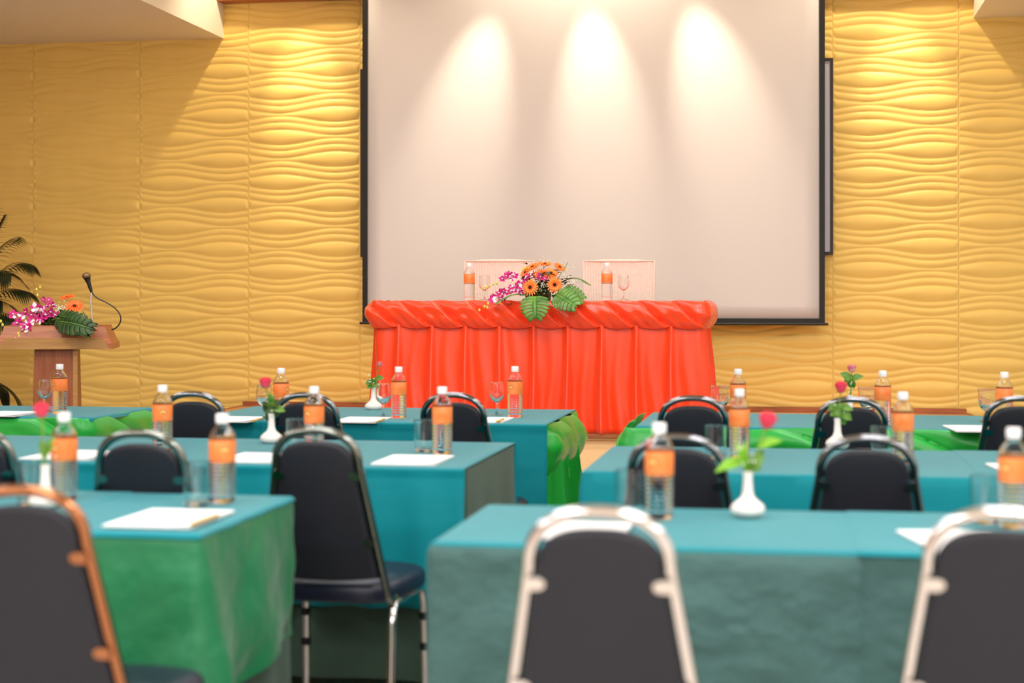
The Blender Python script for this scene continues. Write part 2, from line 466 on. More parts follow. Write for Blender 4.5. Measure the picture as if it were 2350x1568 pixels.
def swag_band(name, m, path, ztop, hgt, unit, seed, parent=None, rows=30, bulge=.05, slope=.95):
    """gathered, twisted swag: every unit folds diagonally over the next one"""
    n = len(path) - 1
    def fn(u, v):
        p, nn, s = path[round(u * n)][:3]
        t = v
        q = s / unit - slope * t ** .85 + .05 * nz(s * 3, seed, t)
        f = q - math.floor(q)
        fold = f ** .55 * (1 - sstep(.90, 1.0, f))
        sub = .5 + .5 * math.cos(2 * math.pi * (2.6 * f + .4 * t))
        b = bulge * (math.sin(math.pi * min(1, .08 + .86 * t)) ** .7)
        o_ = .006 + b * (.22 + .66 * fold + .22 * sub * (1 - f) * t + .12 * nz(s * 7, t * 3, seed))
        sc = s / unit; sc -= math.floor(sc)
        z = ztop - hgt * t * (1 + .10 * math.sin(math.pi * sc)) + .004 * math.sin(2 * math.pi * sc) * (1 - t)
        return (p.x + nn.x * o_, p.y + nn.y * o_, z)
    mb = MB(); mb.grid(n, rows, fn)
    return mb.build(name, m, parent, smooth=75, thick=.001)

def open_path(pts, step=.008, r=.03):
    """rounded polyline on the floor plan with outward (right-hand) normals"""
    pts = [Vector(p) for p in pts]; fine = [pts[0]]
    for i in range(1, len(pts) - 1):
        a_, b_, c_ = pts[i - 1], pts[i], pts[i + 1]
        d1 = (b_ - a_).normalized(); d2 = (c_ - b_).normalized()
        for k in range(9):
            t = k / 8; p1 = b_ - d1 * r * (1 - t); p2 = b_ + d2 * r * t
            fine.append(p1.lerp(p2, t))
    fine.append(pts[-1])
    out = []; s = 0
    acc = [fine[0]]
    for p, q in zip(fine, fine[1:]):
        L = (q - p).length; m = max(1, int(L / step))
        for i in range(1, m + 1): acc.append(p.lerp(q, i / m))
    for i, p in enumerate(acc):
        t = (acc[min(i + 1, len(acc) - 1)] - acc[max(i - 1, 0)]).normalized()
        if i: s += (p - acc[i - 1]).length
        out.append((p, Vector((t.y, -t.x)), s))
    return out

def folding_table(x0, x1, y0, y1, label, group, z=.744, base=0):
    t = thing('folding_table', ((x0 + x1) / 2, (y0 + y1) / 2, base), label, 'table', group)
    hx, hy = (x1 - x0) / 2, (y1 - y0) / 2
    MB().box(-hx, hx, -hy, hy, z - .028 - base, z - base).build('tabletop', 'table_wood', t, smooth=0)
    for sx in (-1, 1):
        for sy in (-1, 1):
            MB().tube([(sx * (hx - .12), sy * (hy - .08), 0), (sx * (hx - .12), sy * (hy - .08), z - .028 - base)], .014, 8).build('leg', 'steel', t)
    return t

TZ = .75
TABS = {'R1': (-.745, 2.1, 3.39, 4.045), 'R2': (-.612, 2.4, 4.87, 5.74), 'R3': (-.612, 2.6, 6.66, 7.47),
        'L1': (-3.4, -1.27, 3.43, 4.13), 'L2': (-4.2, -.965, 4.90, 5.775), 'L3': (-2.50, -.99, 6.645, 7.525), 'L4': (-4.9, -3.0, 6.73, 7.42)}
TNAME = {'R1': 'nearest table on the right', 'R2': 'middle table on the right', 'R3': 'far table on the right', 'L1': 'nearest table on the left', 'L2': 'middle table on the left', 'L3': 'table before the orange one', 'L4': 'far table in front of the lectern'}
for k, (x0, x1, y0, y1) in TABS.items():
    folding_table(x0 + .012, x1 - .012, y0 + .012, y1 - .012, 'wooden folding table hidden under the cloth of the ' + TNAME[k], 'seminar tables')
full = lambda v: (lambda sd, d, L: v)

# nearest right: dull grey-teal cloth to the floor, pale teal top cloths in two lengths
x0, x1, y0, y1 = TABS['R1']
seamx = at_z(1985, 1200, TZ).x
def fold_R1(s, t, sd, d, L):
    if sd == 'left': return .012 * t + .008 * t * math.sin(s * 16) + .004
    if sd == 'front' and L - d < .1 : t *= .4 + 6 * (L - d)
    if sd == 'front' and d < .1: t *= .25 + 7.5 * d
    return .018 * t * (1 + .8 * nz(s * 4, 1.3, t)) + .011 * math.sin(s * 19 + 3 * nz(s * 2, 0, 1)) * t + .045 * nz(s * 3.2 + t * 1.5, t * 3.2, 2.2) * sstep(.05, .4, t) + .022 * abs(nz(s * 6 - t * 4, t * 7, 7.2)) * sstep(.1, .5, t) + .006
seamf = at_y(1972, 1350, y0).x
tag(drape('table_skirt', 'grey_teal', x0, seamf, y0, y1, TZ - .003, full(.70), fold_R1, rows=40), 'dull grey-teal skirt below the vase on the nearest right table', 'table skirt', 'table skirts')
tag(drape('table_skirt', 'grey_teal', seamf - .06, x1, y0 + .005, y1 - .004, TZ - .0055, full(.70), soft_fold(.02, .27, 52), rows=30, off=0), 'darker grey-teal skirt right of the seam on the nearest right table', 'table skirt', 'table skirts')
tag(drape('tablecloth', 'teal', x0 + .001, seamx + .01, y0 + .001, y1 - .001, TZ, full(.007), soft_fold(.001, .2, 1), off=.001), 'pale teal top cloth under the white vase on the nearest right table', 'tablecloth', 'teal tablecloths')
tag(drape('tablecloth', 'teal', seamx - .04, x1 - .001, y0, y1, TZ + .0022, full(.009), soft_fold(.001, .2, 2), off=.001), 'pale teal top cloth right of the seam on the nearest right table', 'tablecloth', 'teal tablecloths')
# middle right: teal all round
x0, x1, y0, y1 = TABS['R2']
seam2 = at_z(2232, 1060, TZ).x
def hemR(sd, d, L): return .52 + (.10 * max(0, 1 - (L - d if sd == 'left' else d) / .35) if sd in ('left', 'front') else 0)
tag(drape('tablecloth', 'teal', x0, seam2 + .01, y0, y1, TZ, hemR, soft_fold(.03, .31, 5)), 'teal cloth draped over the left end of the middle right table', 'tablecloth', 'teal tablecloths')
tag(drape('tablecloth', 'teal', seam2 - .03, x1, y0 - .004, y1 + .004, TZ + .002, full(.52), soft_fold(.03, .33, 6)), 'teal cloth right of the seam on the middle right table', 'tablecloth', 'teal tablecloths')
tag(drape('table_skirt', 'grey_green', x0 + .008, x1 - .008, y0 + .008, y1 - .008, TZ - .004, full(.72), soft_fold(.008, .2, 7, .1), off=.0), 'dark grey-green skirt below the teal cloth of the middle right table', 'table skirt', 'table skirts')
# far right: teal top, green satin swag and pleats facing the room
x0, x1, y0, y1 = TABS['R3']
tag(drape('tablecloth', 'teal', x0 - .004, x1, y0 - .012, y1 + .004, TZ + .002, full(.018), soft_fold(.004, .4, 8), off=.002), 'teal top cloth on the far right table above green satin', 'tablecloth', 'teal tablecloths')
t = thing('satin_skirt', (0, 0, 0), 'bright green satin skirt with swags along the far right table', 'table skirt', 'table skirts')
pth = open_path([(x0, y1), (x0, y0), (x1, y0)], .012)
pleat_skirt('pleated_skirt', 'green_satin', pth, .05, TZ - .004, .16, 3, t)
swag_band('swag', 'green_satin', open_path([(x0 - .02, y1), (x0 - .02, y0 - .005), (x1, y0 - .005)], .01), TZ - .002, .17, .46, 4, t, bulge=.085)
# nearest left: green cloth hanging to a point at the corner, teal top cloths, dull skirt
x0, x1, y0, y1 = TABS['L1']
def hemL1(sd, d, L):
    if sd == 'right': return .355 + .12 * max(0, 1 - d / .40) ** 1.2
    if sd == 'front': return .34 + .13 * max(0, 1 - (L - d) / .22) ** 1.3
    return .36
def foldL1(s, t, sd, d, L):
    c = (math.exp(-(d / .07) ** 2) if sd == 'right' else math.exp(-((L - d) / .07) ** 2) if sd == 'front' else 0)
    return .012 * t + .05 * c * t + (.020 if sd != 'front' else .008) * t * math.sin(s * 15 + 4 * nz(s, 1, 0)) + (.03 if sd != 'front' else .004) * (nz(s * 3, t * 2.5, 5) + .4) * t ** .8 + .008 * nz(s * 9 + t * 4, t * 6, 3) * t
tag(drape('tablecloth', 'green_cloth', x0, x1, y0, y1, TZ - .003, hemL1, foldL1, rows=24), 'green cloth hanging to a point at the corner of the nearest left table', 'tablecloth')
tag(drape('table_skirt', 'grey_green', x0 + .01, x1 - .01, y0 + .01, y1 - .01, TZ - .0055, full(.71), soft_fold(.012, .17, 11, .1), off=0), 'dull grey-green skirt under the green cloth of the nearest left table', 'table skirt', 'table skirts')
sl = at_z(232, 1150, TZ).x
tag(drape('tablecloth', 'teal', sl - .02, x1 + .004, y0 - .004, y1 + .004, TZ, full(.012), soft_fold(.002, .2, 12), off=.002), 'teal top cloth under the notepad on the nearest left table', 'tablecloth', 'teal tablecloths')
tag(drape('tablecloth', 'teal', x0, sl + .012, y0 - .005, y1 + .005, TZ + .0022, full(.012), soft_fold(.002, .2, 13), off=.002), 'teal top cloth left of the seam on the nearest left table', 'tablecloth', 'teal tablecloths')
# middle left: dull skirt at the end, teal cloth over the front
x0, x1, y0, y1 = TABS['L2']
tag(drape('table_skirt', 'grey_green', x0, x1, y0, y1, TZ - .003, full(.64), soft_fold(.02, .3, 14, .2), off=.0), 'dull grey-green skirt showing at the end of the middle left table', 'table skirt', 'table skirts')
tag(runner('tablecloth', 'teal', x0, x1 + .004, y0 - .026, y1, TZ + .001, .42, .3, 15, amp=.042, wl=.16), 'teal cloth hanging over the front of the middle left table', 'tablecloth', 'teal tablecloths')
# far left by the orange table: teal cloth in front, green satin swag at the end
x0, x1, y0, y1 = TABS['L3']
tag(runner('tablecloth', 'teal', x0, x1 + .02, y0 - .02, y1, TZ + .004, .50, .2, 16, amp=.03, wl=.3, hem=lambda u: 1 + .15 * u), 'teal cloth meeting green satin at the end of the table before the stage', 'tablecloth', 'teal tablecloths')
t = thing('satin_skirt', (0, 0, 0), 'green satin skirt with bunched swag at the table end before the stage', 'table skirt', 'table skirts')
pleat_skirt('pleated_skirt', 'green_satin', open_path([(x0, y0 + .03), (x1 - .03, y0 + .03), (x1 + .02, y0 + .06), (x1 + .02, y1)], .012), .05, TZ - .12, .10, 21, t, amp=(.03, .075))
swag_band('swag', 'green_satin', open_path([(x1 - .05, y0 + .055), (x1 - .01, y0 + .055), (x1 - .005, y1)], .006, r=.02), TZ - .002, .20, .36, 22, t, bulge=.085, slope=.8)
# far left by the lectern
x0, x1, y0, y1 = TABS['L4']
tag(drape('tablecloth', 'teal', x0, x1 + .03, y0 - .006, y1 + .004, TZ + .002, full(.018), soft_fold(.006, .5, 31), off=.002), 'dark teal top cloth on the far table in front of the lectern', 'tablecloth', 'teal tablecloths')
t = thing('satin_skirt', (0, 0, 0), 'green satin skirt with loose swags on the far table in front of the lectern', 'table skirt', 'table skirts')
pleat_skirt('pleated_skirt', 'green_satin', open_path([(x0, y0), (x1, y0), (x1, y1)], .012), .05, TZ - .004, .16, 32, t)
swag_band('swag', 'green_satin', open_path([(x0, y0 - .003), (x1 + .005, y0 - .003), (x1 + .005, y1)], .01), TZ - .002, .19, .42, 33, t, bulge=.075)

# ------------------------------------------------------------------ orange head table on the stage
ox0, ox1, oy0, oy1 = -2.375, -.495, 9.33, 9.98
OZ = H - .002
folding_table(ox0, ox1, oy0, oy1, 'wooden table hidden under the orange satin skirt on the stage', None, z=OZ - .004, base=.503)
t = thing('satin_skirt', (0, 0, 0), 'shiny orange satin skirt with twisted swags around the head table', 'table skirt')
pth = open_path([(ox0, oy1), (ox0, oy0), (ox1, oy0), (ox1, oy1)], .006)
pleat_skirt('pleated_skirt', 'orange_satin', pth, .504, OZ - .06, .196, 40, t, rows=26, amp=(.014, .055))
swag_band('swag', 'orange_satin', pth, OZ, .145, .196, 41, t, rows=34, bulge=.075)
mb = MB(); mb.grid(40, 12, lambda u, v: (lerp(ox0 - .008, ox1 + .008, u), lerp(oy0 - .008, oy1 + .008, v), OZ - .001 + .0015 * nz(u * 30, v * 8, 0)))
mb.build('table_cover', 'orange_satin', t, thick=.0012)

# ------------------------------------------------------------------ chairs
def yb(z): return -.19 - .1 * (z - .44) / .477
def hw(z): return lerp(.178, .117, (z - .44) / (.815 - .44))
def make_chair():
    t = thing('banquet_chair', (0, 0, 0), 'chair', 'chair', 'black vinyl banquet chairs')
    pts = []
    side = [(.178, -.13, .436), (.179, -.168, .432), (.179, -.186, .440)]
    for k in range(13):
        z = lerp(.455, .80, k / 12); side.append((hw(z), yb(z), z))
    arch = []
    a_ = hw(.81); n_ = 2.35
    for k in range(0, 25):
        ph = math.pi * k / 24; cx = math.cos(ph); sx = math.sin(ph)
        x = a_ * math.copysign(abs(cx) ** (2 / n_), cx); z = .81 + .096 * sx ** (2 / n_)
        arch.append((x, yb(z), z))
    pts = side + arch + [(-x, y, z) for x, y, z in reversed(side)]
    MB().tube(pts, .0112, 12).build('back_frame', 'chrome', t)
    # back pad
    out = []
    def hp(z): return hw(z) - .0125
    for k in range(10):
        z = lerp(.50, .80, k / 9); out.append((hp(z), z))
    for k in range(1, 24):
        ph = math.pi * k / 24; cx = math.cos(ph); sx = math.sin(ph)
        out.append((hp(.80) * math.copysign(abs(cx) ** (2 / 2.7), cx), .80 + .078 * sx ** (2 / 2.7)))
    for k in range(10):
        z = lerp(.80, .50, k / 9); out.append((-hp(z), z))
    for k in range(1, 8):
        u = k / 8; out.append((lerp(-hp(.5), hp(.5), u), .50 - .012 * math.sin(math.pi * u)))
    cz = .69
    rings = []
    for sc, dy in ((.90, -.0150), (.965, -.0140), (.99, -.010), (1, -.004), (1, .006), (.985, .014), (.95, .020), (.86, .026), (.6, .030)):
        rings.append([(x * sc, yb(z) + dy, cz + (z - cz) * (1 - (1 - sc) * .6)) for x, z in out])
    MB().loops(rings).build('backrest', 'vinyl', t, smooth=50)
    for z in (.782, .600):
        for sx in (-1, 1):
            g = MB(); xi = hw(z)
            rr = []
            for dy in (-.0195, -.0155):
                R = []
                for (dx, dz) in ((.0, .011), (-.022, .011), (-.030, .007), (-.033, 0), (-.030, -.007), (-.022, -.011), (0, -.011)):
                    R.append((sx * (xi + dx), yb(z + dz) + dy, z + dz))
                rr.append(R)
            g.loops(rr); g.build('bracket', 'chrome', t, smooth=30)
    # seat
    so = []
    for k in range(40):
        ph = 2 * math.pi * k / 40; cx, sx = math.cos(ph), math.sin(ph)
        x = math.copysign(abs(cx) ** .5, cx); y = math.copysign(abs(sx) ** .5, sx)
        wd = lerp(.183, .208, (y + 1) / 2); so.append((x * wd, .015 + y * .205))
    rings = []
    for sc, z in ((.90, .424), (.97, .425), (1, .436), (1.0, .455), (.985, .468), (.94, .478), (.8, .486), (.5, .490)):
        rings.append([(x * sc, .015 + (y - .015) * sc, z) for x, y in so])
    MB().loops(rings).build('seat', 'vinyl_navy', t, smooth=60)
    # legs
    for sx in (-1, 1):
        MB().tube([(sx * .172, -.06, .420), (sx * .176, -.12, .418), (sx * .179, -.150, .405), (sx * .180, -.165, .37), (sx * .184, -.205, .012)], .0112, 12).build('leg', 'chrome', t)
        lg = MB().tube([(sx * .172, .06, .420), (sx * .176, .13, .418), (sx * .180, .160, .405), (sx * .181, .172, .37), (sx * .185, .19, .012)], .0112, 12).build('leg', 'chrome', t)
        for z in (.33, .24):
            MB().lathe([(.0112, -.012), (.0155, -.009), (.0155, .009), (.0112, .012)], 12, (sx * .1825, lerp(.19, .172, (z - .012) / .358), z)).build('stacking_bumper', 'rubber', lg)
        for y in (-.205, .19):
            MB().lathe([(.0135, 0), (.0135, .02), (.012, .026)], 12, (sx * .1845, y, 0)).build('rubber_foot', 'rubber', t)
        MB().tube([(sx * .172, -.15, .418), (sx * .172, .15, .418)], .009, 8).build('seat_rail', 'chrome', t)
    return t
CH = [(48, 1112, 0, 'black vinyl chair at the lower left corner, its tube frame tinted copper by reflections'),
      (1372, 1160, 0, 'large blurred black chair with pale frame, in front of the vase table'),
      (2300, 1163, -3, 'large blurred black chair with pale frame cut off by the right edge of the picture'),
      (-72, 976, 0, 'black chair cut off by the left edge behind the nearest left table'),
      (318, 985, 0, 'black chair behind the nearest left table, between the two water bottles there'),
      (722, 979, -2, 'black chair with full navy seat and legs showing in the left aisle'),
      (1553, 995, 0, 'black chair behind the front bottle and glass of the nearest right table'),
      (1990, 997, 0, 'black chair at the middle right table, right of the large rose'),
      (440, 898, 0, 'black chair at the far table, directly right of the leftmost middle-row bottle'),
      (700, 900, 0, 'black chair at the far table, behind the small rose vase'),
      (1038, 900, -3, 'black chair in front of the orange skirt, behind the middle left bottle'),
      (1590, 907, 0, 'black chair at the far right table, overlapping the orange skirt edge'),
      (1955, 910, 0, 'black chair at the far right table, behind the small rose'),
      (2342, 908, 0, 'black chair at the far right table cut off by the right edge')]
ch0 = None
for px, py, rz, lab in CH:
    p = at_z(px, py, .917)
    o = make_chair() if ch0 is None else copy_tree(ch0)
    if ch0 is None: ch0 = o
    fin = {0: 'chrome_reflect_copper', 1: None, 2: None, 3: 'chrome_reflect_green', 4: 'chrome_reflect_green', 5: 'chrome_reflect_green'}.get(len([c for c in COL.objects if c.name.startswith('banquet_chair')]) - 1, 'chrome_reflect_dark')  # frame tint by row, painting reflections into the chrome
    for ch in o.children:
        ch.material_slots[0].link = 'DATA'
        if fin and ch.data.materials[0] == MAT['chrome'] and not (fin == 'chrome_reflect_green' and ch.name.startswith('leg')):
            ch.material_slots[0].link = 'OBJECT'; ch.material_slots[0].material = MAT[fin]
    r = math.radians(rz)
    o.rotation_euler = (0, 0, r); o['label'] = lab
    o.location = (p.x - .29 * math.sin(r), p.y + .29 * math.cos(r), 0)

# cream woven chairs behind the head table
def wicker(px0, px1, lab):
    Y = 10.22; a_ = at_y(px0, 600, Y); b_ = at_y(px1, 600, Y); cx = (a_.x + b_.x) / 2; hw_ = (b_.x - a_.x) / 2
    t = thing('wicker_chair', (cx, Y, .503), lab, 'chair', 'cream woven chairs behind the head table')
    zt = a_.z - .503
    rings = MB()
    def fn(u, v):
        x = (2 * u - 1) * hw_ * lerp(.93, 1, v); z = lerp(.45, zt, v) + .002 * math.cos((2 * u - 1) * 1.5) * v
        y = -.03 * v + .01 * (2 * u - 1) ** 2 + .0022 * math.sin(2 * math.pi * u * 26) * (.6 + .4 * math.cos(2 * math.pi * v * 30 + math.pi * math.floor(u * 52)))
        return (x, y, z)
    rings.grid(208, 60, fn); rings.build('woven_back', 'wicker', t, smooth=80, thick=.018)
    q = MB(); q.tube([(-hw_ * .93, .012, .45), (-hw_, -.018, zt), (-hw_ * .5, -.028, zt + .001), (0, -.03, zt + .002), (hw_ * .5, -.028, zt + .001), (hw_, -.018, zt), (hw_ * .93, .012, .45)], .009, 8)
    q.build('back_rim', 'wicker', t)
    MB().box(-hw_ * .95, hw_ * .95, -.44, .02, .40, .46).build('seat', 'wicker', t, bevel=.015)
    for sx in (-1, 1):
        for y in (-.40, 0): MB().box(sx * hw_ * .85 - .02, sx * hw_ * .85 + .02, y - .02, y + .02, 0, .40).build('leg', 'wicker', t, smooth=0)
wicker(1068, 1226, 'cream woven chair behind the head table, partly hidden by the flowers')
wicker(1340, 1502, 'cream woven chair behind the head table, right of the flowers')

# ------------------------------------------------------------------ tableware
BH = .22
def make_bottle():
    t = thing('water_bottle', (0, 0, 0), 'bottle', 'bottle', 'water bottles')
    pr = [(.0, .004), (.018, .003), (.027, 0), (.0305, .003), (.0325, .010)]
    z = .014
    while z < .098:
        pr += [(.0328, z), (.0328, z + .004), (.0312, z + .0065), (.0312, z + .008)]; z += .0105
    pr += [(.0326, .102), (.0326, .1555), (.0322, .160), (.0300, .168), (.0255, .177), (.0195, .185), (.0145, .191), (.0130, .196), (.0130, .2), (.0120, .2), (.0120, .196), (.0135, .1905), (.0186, .1843), (.0246, .1762), (.0290, .1672), (.0304, .163), (.002, .1625)]
    pr[0] = (.002, .004)
    MB().lathe(pr, 28).build('bottle_body', 'water', t, smooth=50)
    MB().lathe([(.0152, .197), (.0158, .199), (.0158, .217), (.0148, .22)], 28, wob=lambda a, i: 1 + (.015 if i in (1, 2) and round(a * 28 / 6.283) % 2 else 0)).build('bottle_cap', 'cap', t, smooth=30)
    lb = MB().lathe([(.0329, .1015), (.0332, .102), (.0332, .155), (.0329, .1555)], 36, close=False).build('bottle_label', 'label', t)
    g = MB(); y2 = MB()
    def cyl(dx, z, r=.0334):
        a_ = -math.pi / 2 + dx / .0332; return (r * math.cos(a_), r * math.sin(a_), z)
    def arc(mb, r0, r1, z0, a0=0, a1=math.pi, n=14):
        mb.grid(n, 1, lambda u, v: cyl(lerp(r0, r1, v) * math.cos(lerp(a0, a1, u)), z0 + lerp(r0, r1, v) * math.sin(lerp(a0, a1, u))))
    arc(g, .0100, .0122, .128); arc(y2, .0040, .0092, .128)
    arc(g, .0014, .0030, .1275, 0, 2 * math.pi)
    g.build('emblem_arch', 'emblem_green', lb); y2.build('emblem_sun', 'emblem_gold', lb)
    return t
bt0 = None
def bottle(px, top, rot, lab, Y=None, zt=TZ):
    global bt0
    p = at_y(px, top, Y) if Y else at_z(px, top, zt + BH + .0035)
    o = make_bottle() if bt0 is None else copy_tree(bt0)
    bt0 = bt0 or o
    o.location = (p.x, p.y, zt + .0035); o.rotation_euler = (0, 0, math.radians(rot)); o['label'] = lab
bottle(1513, 971, -25, 'large blurred water bottle beside the vase on the nearest right table')
bottle(2326, 982, -40, 'large blurred water bottle at the right edge on the nearest right table')
bottle(1697, 893, 70, 'water bottle on the middle right table, just left of the large red rose')
bottle(2072, 900, 110, 'water bottle on the middle right table, right of the small rose vase')
bottle(1694, 847, 60, 'small water bottle on the far right table, behind the middle-row bottle')
bottle(2026, 851, 140, 'small water bottle on the far right table, right of the pale rose')
bottle(2305, 854, 160, 'small water bottle on the far right table, beside the ribbed goblet at the right')
bottle(510, 950, 30, 'large blurred water bottle by the notepad on the nearest left table')
bottle(147, 947, -20, 'large blurred water bottle behind the copper-tinted chair at the lower left')
bottle(1015, 888, 120, 'water bottle at the right end of the middle left table')
bottle(721, 887, -25, 'water bottle on the middle left table, right of the rose vase')
bottle(373, 884, 25, 'water bottle on the middle left table, left of the far black chair')
bottle(915, 842, 140, 'small water bottle next to the wine glass and white vase before the orange skirt')
bottle(1182, 841, -25, 'small water bottle with arch emblem, right of a wine glass before the orange skirt')
bottle(645, 845, 70, 'small water bottle behind the rose on the far table, against the yellow wall')
bottle(137, 836, -35, 'small water bottle in front of the wooden lectern column')
bottle(1077, 603, 160, 'tiny water bottle on the head table, left of the flower arrangement', zt=OZ, Y=9.62)
bottle(1393, 602, 150, 'tiny water bottle on the head table, right of the flower arrangement', zt=OZ, Y=9.62)

def smooth_prof(P, n):
    o_ = []
    for i in range(len(P) - 1):
        a0, a1, a2, a3 = P[max(0, i - 1)], P[i], P[i + 1], P[min(len(P) - 1, i + 2)]
        for k in range(n):
            t = k / n
            o_.append(tuple(max(.0008, .5 * (2 * a1[q] + (a2[q] - a0[q]) * t + (2 * a0[q] - 5 * a1[q] + 4 * a2[q] - a3[q]) * t * t + (3 * a1[q] - a0[q] - 3 * a2[q] + a3[q]) * t ** 3)) if q == 0 else
                            .5 * (2 * a1[q] + (a2[q] - a0[q]) * t + (2 * a0[q] - 5 * a1[q] + 4 * a2[q] - a3[q]) * t * t + (3 * a1[q] - a0[q] - 3 * a2[q] + a3[q]) * t ** 3) for q in (0, 1)))
    return o_ + [P[-1]]
def tumbler_mesh():
    MBt = MB(); MBt.lathe([(.002, .0), (.0290, 0), (.0302, .001), (.0309, .003), (.0310, .006), (.0322, .04), (.0333, .07), (.0344, .1025), (.0345, .1045), (.0341, .106), (.0336, .106), (.0333, .1045), (.0332, .1025), (.0321, .07), (.0310, .04), (.0299, .016), (.0297, .013), (.0285, .0105), (.026, .010), (.002, .010)], 40)
    return MBt
def wine_mesh():
    m_ = MB()
    out = [(.002, 0), (.030, 0), (.031, .002), (.012, .006), (.0045, .014), (.004, .05), (.008, .057), (.022, .068), (.031, .085), (.0335, .104), (.0315, .128), (.0295, .142), (.0285, .142), (.0305, .127), (.0324, .104), (.030, .087), (.021, .071), (.008, .061), (.002, .060)]
    m_.lathe(smooth_prof(out, 3), 36); return m_
def goblet_mesh():
    m_ = MB()
    out = [(.002, 0), (.033, 0), (.034, .003), (.014, .009), (.0075, .018), (.0075, .034), (.014, .042), (.029, .056), (.0365, .075), (.0395, .100), (.0410, .132), (.0392, .132), (.0376, .100), (.034, .077), (.026, .060), (.002, .050)]
    m_.lathe(smooth_prof(out, 3), 48, wob=lambda a, i: 1 + (.03 * abs(math.sin(8 * a)) * math.sin(math.pi * (i - 18) / 9) if 18 <= i <= 27 else 0)); return m_
GL = {}
def glass(kind, px, py, lab, zt=TZ, Y=None, by='top'):
    hgt = {'tumbler': .106, 'wine_glass': .142, 'goblet': .132}[kind]
    p = at_y(px, py, Y) if Y else at_z(px, py, zt + (hgt if by == 'top' else 0))
    if kind not in GL:
        o = {'tumbler': tumbler_mesh, 'wine_glass': wine_mesh, 'goblet': goblet_mesh}[kind]().build(kind, 'glass', None, smooth=50); GL[kind] = o
    else:
        o = GL[kind].copy(); COL.objects.link(o)
    o.location = (p.x, p.y, zt + .004); tag(o, lab, 'glass', {'tumbler': 'straight water tumblers', 'wine_glass': 'stemmed glasses', 'goblet': 'ribbed goblets'}[kind])
glass('tumbler', 1445, 1083, 'clear tumbler beside the large bottle on the nearest right table')
glass('tumbler', 2262, 1096, 'clear tumbler behind the cut-off chair on the nearest right table')
glass('tumbler', 452, 1064, 'clear tumbler behind the notepad on the nearest left table')
glass('tumbler', 70, 1062, 'clear tumbler next to the rose on the nearest left table')
glass('tumbler', 973, 966, 'clear tumbler at the right end of the middle left table')
glass('tumbler', 680, 964, 'clear tumbler behind the aisle chair on the middle left table')
glass('tumbler', 1643, 979, 'clear tumbler on the middle right table, left of the bottle')
glass('tumbler', 2024, 981, 'clear tumbler on the middle right table, right of the small vase')
glass('wine_glass', 880, 884, 'wine glass beside the white vase in front of the orange skirt')
glass('wine_glass', 1140, 881, 'wine glass beside the arch emblem bottle in front of the orange skirt')
glass('wine_glass', 606, 888, 'wine glass behind the rose on the far table, against the yellow wall')
glass('wine_glass', 102, 874, 'wine glass in front of the lectern column')
glass('goblet', 1652, 890, 'ribbed goblet on the far right table, behind the leftmost chair there')
glass('goblet', 1992, 893, 'ribbed goblet on the far right table, under the pale rose')
glass('goblet', 2268, 897, 'ribbed goblet on the far right table, near the right edge')
glass('wine_glass', 1112, 632, 'faint wine glass on the head table, left of the flowers', zt=OZ, Y=9.55)
glass('wine_glass', 1431, 632, 'faint wine glass on the head table, right of the flowers', zt=OZ, Y=9.55)

def pad(quad, lab, pencil=None, plab=None, rz=None):
    """notepad from its four table-top corners (near-left, near-right, far-right, far-left)"""
    P = [at_z(x, y, TZ + .004) for x, y in quad]
    c = sum(P, Vector()) / 4
    wd = ((P[1] - P[0]).length + (P[2] - P[3]).length) / 2; dp = min(.297, ((P[3] - P[0]).length + (P[2] - P[1]).length) / 2)
    wd = max(.19, min(wd, .24)); dp = max(.2, dp)
    a_ = rz if rz is not None else 0
    t = thing('notepad', (c.x, c.y, TZ + .0035), lab, 'notepad', 'white notepads', math.radians(a_))
    MB().box(-wd / 2, wd / 2, -dp / 2, dp / 2, 0, .004).build('pages', 'paper', t, smooth=0)
    MB().grid(12, 8, lambda u, v: ((u - .5) * wd, (v - .5) * dp, .0046 + .004 * max(0, u - .7) ** 2 * 8 * (1 - v))).build('top_sheet', 'paper', t)
    if pencil:
        q = [at_z(x, y, TZ + .012) for x, y in pencil]; d = q[1] - q[0]; 
        k = thing('pencil', (q[0].x, q[0].y, TZ + .0135), plab, 'pencil', 'yellow pencils', math.atan2(d.y, d.x))
        L = .175
        MB().tube([(0, 0, 0), (L - .018, 0, 0)], .004, 6).build('pencil_shaft', 'pencil_yellow', k, smooth=0)
        MB().tube([(L - .018, 0, 0), (L - .004, 0, 0), (L, 0, 0)], [.004, .0014, .0003], 6).build('pencil_point', 'pencil_tip', k, smooth=0)
pad([(235, 1212), (452, 1216), (528, 1172), (345, 1170)], 'white notepad at the corner of the nearest left table', [(440, 1205), (505, 1182)], 'yellow pencil along the notepad on the nearest left table')
pad([(852, 1068), (1000, 1071), (1040, 1047), (902, 1045)], 'white notepad at the right end of the middle left table')
pad([(500, 1064), (650, 1065), (680, 1041), (545, 1040)], 'white notepad between the large bottle and the aisle chair on the middle left table')
pad([(62, 1056), (225, 1058), (270, 1036), (118, 1034)], 'white notepad behind the large bottle on the middle left table')
pad([(768, 971), (870, 972), (890, 959), (795, 958)], 'white notepad on the far table, right of its rose vase', [(866, 969), (886, 961)], 'yellow pencil on the notepad below the wine glass at the orange skirt')
pad([(1070, 972), (1140, 972), (1165, 959), (1085, 959)], 'white notepad behind the chair in front of the orange skirt', [(1140, 969), (1160, 961)], 'yellow pencil below the bottle with the arch emblem')
pad([(480, 970), (580, 970), (606, 958), (510, 957)], 'white notepad at the left end of the far table before the yellow wall', [(580, 968), (602, 961)], 'yellow pencil at the left end of the far table')
pad([(1205, 1240), (1400, 1240), (1455, 1202), (1290, 1202)], 'white notepad behind the large chair on the nearest right table', rz=0)
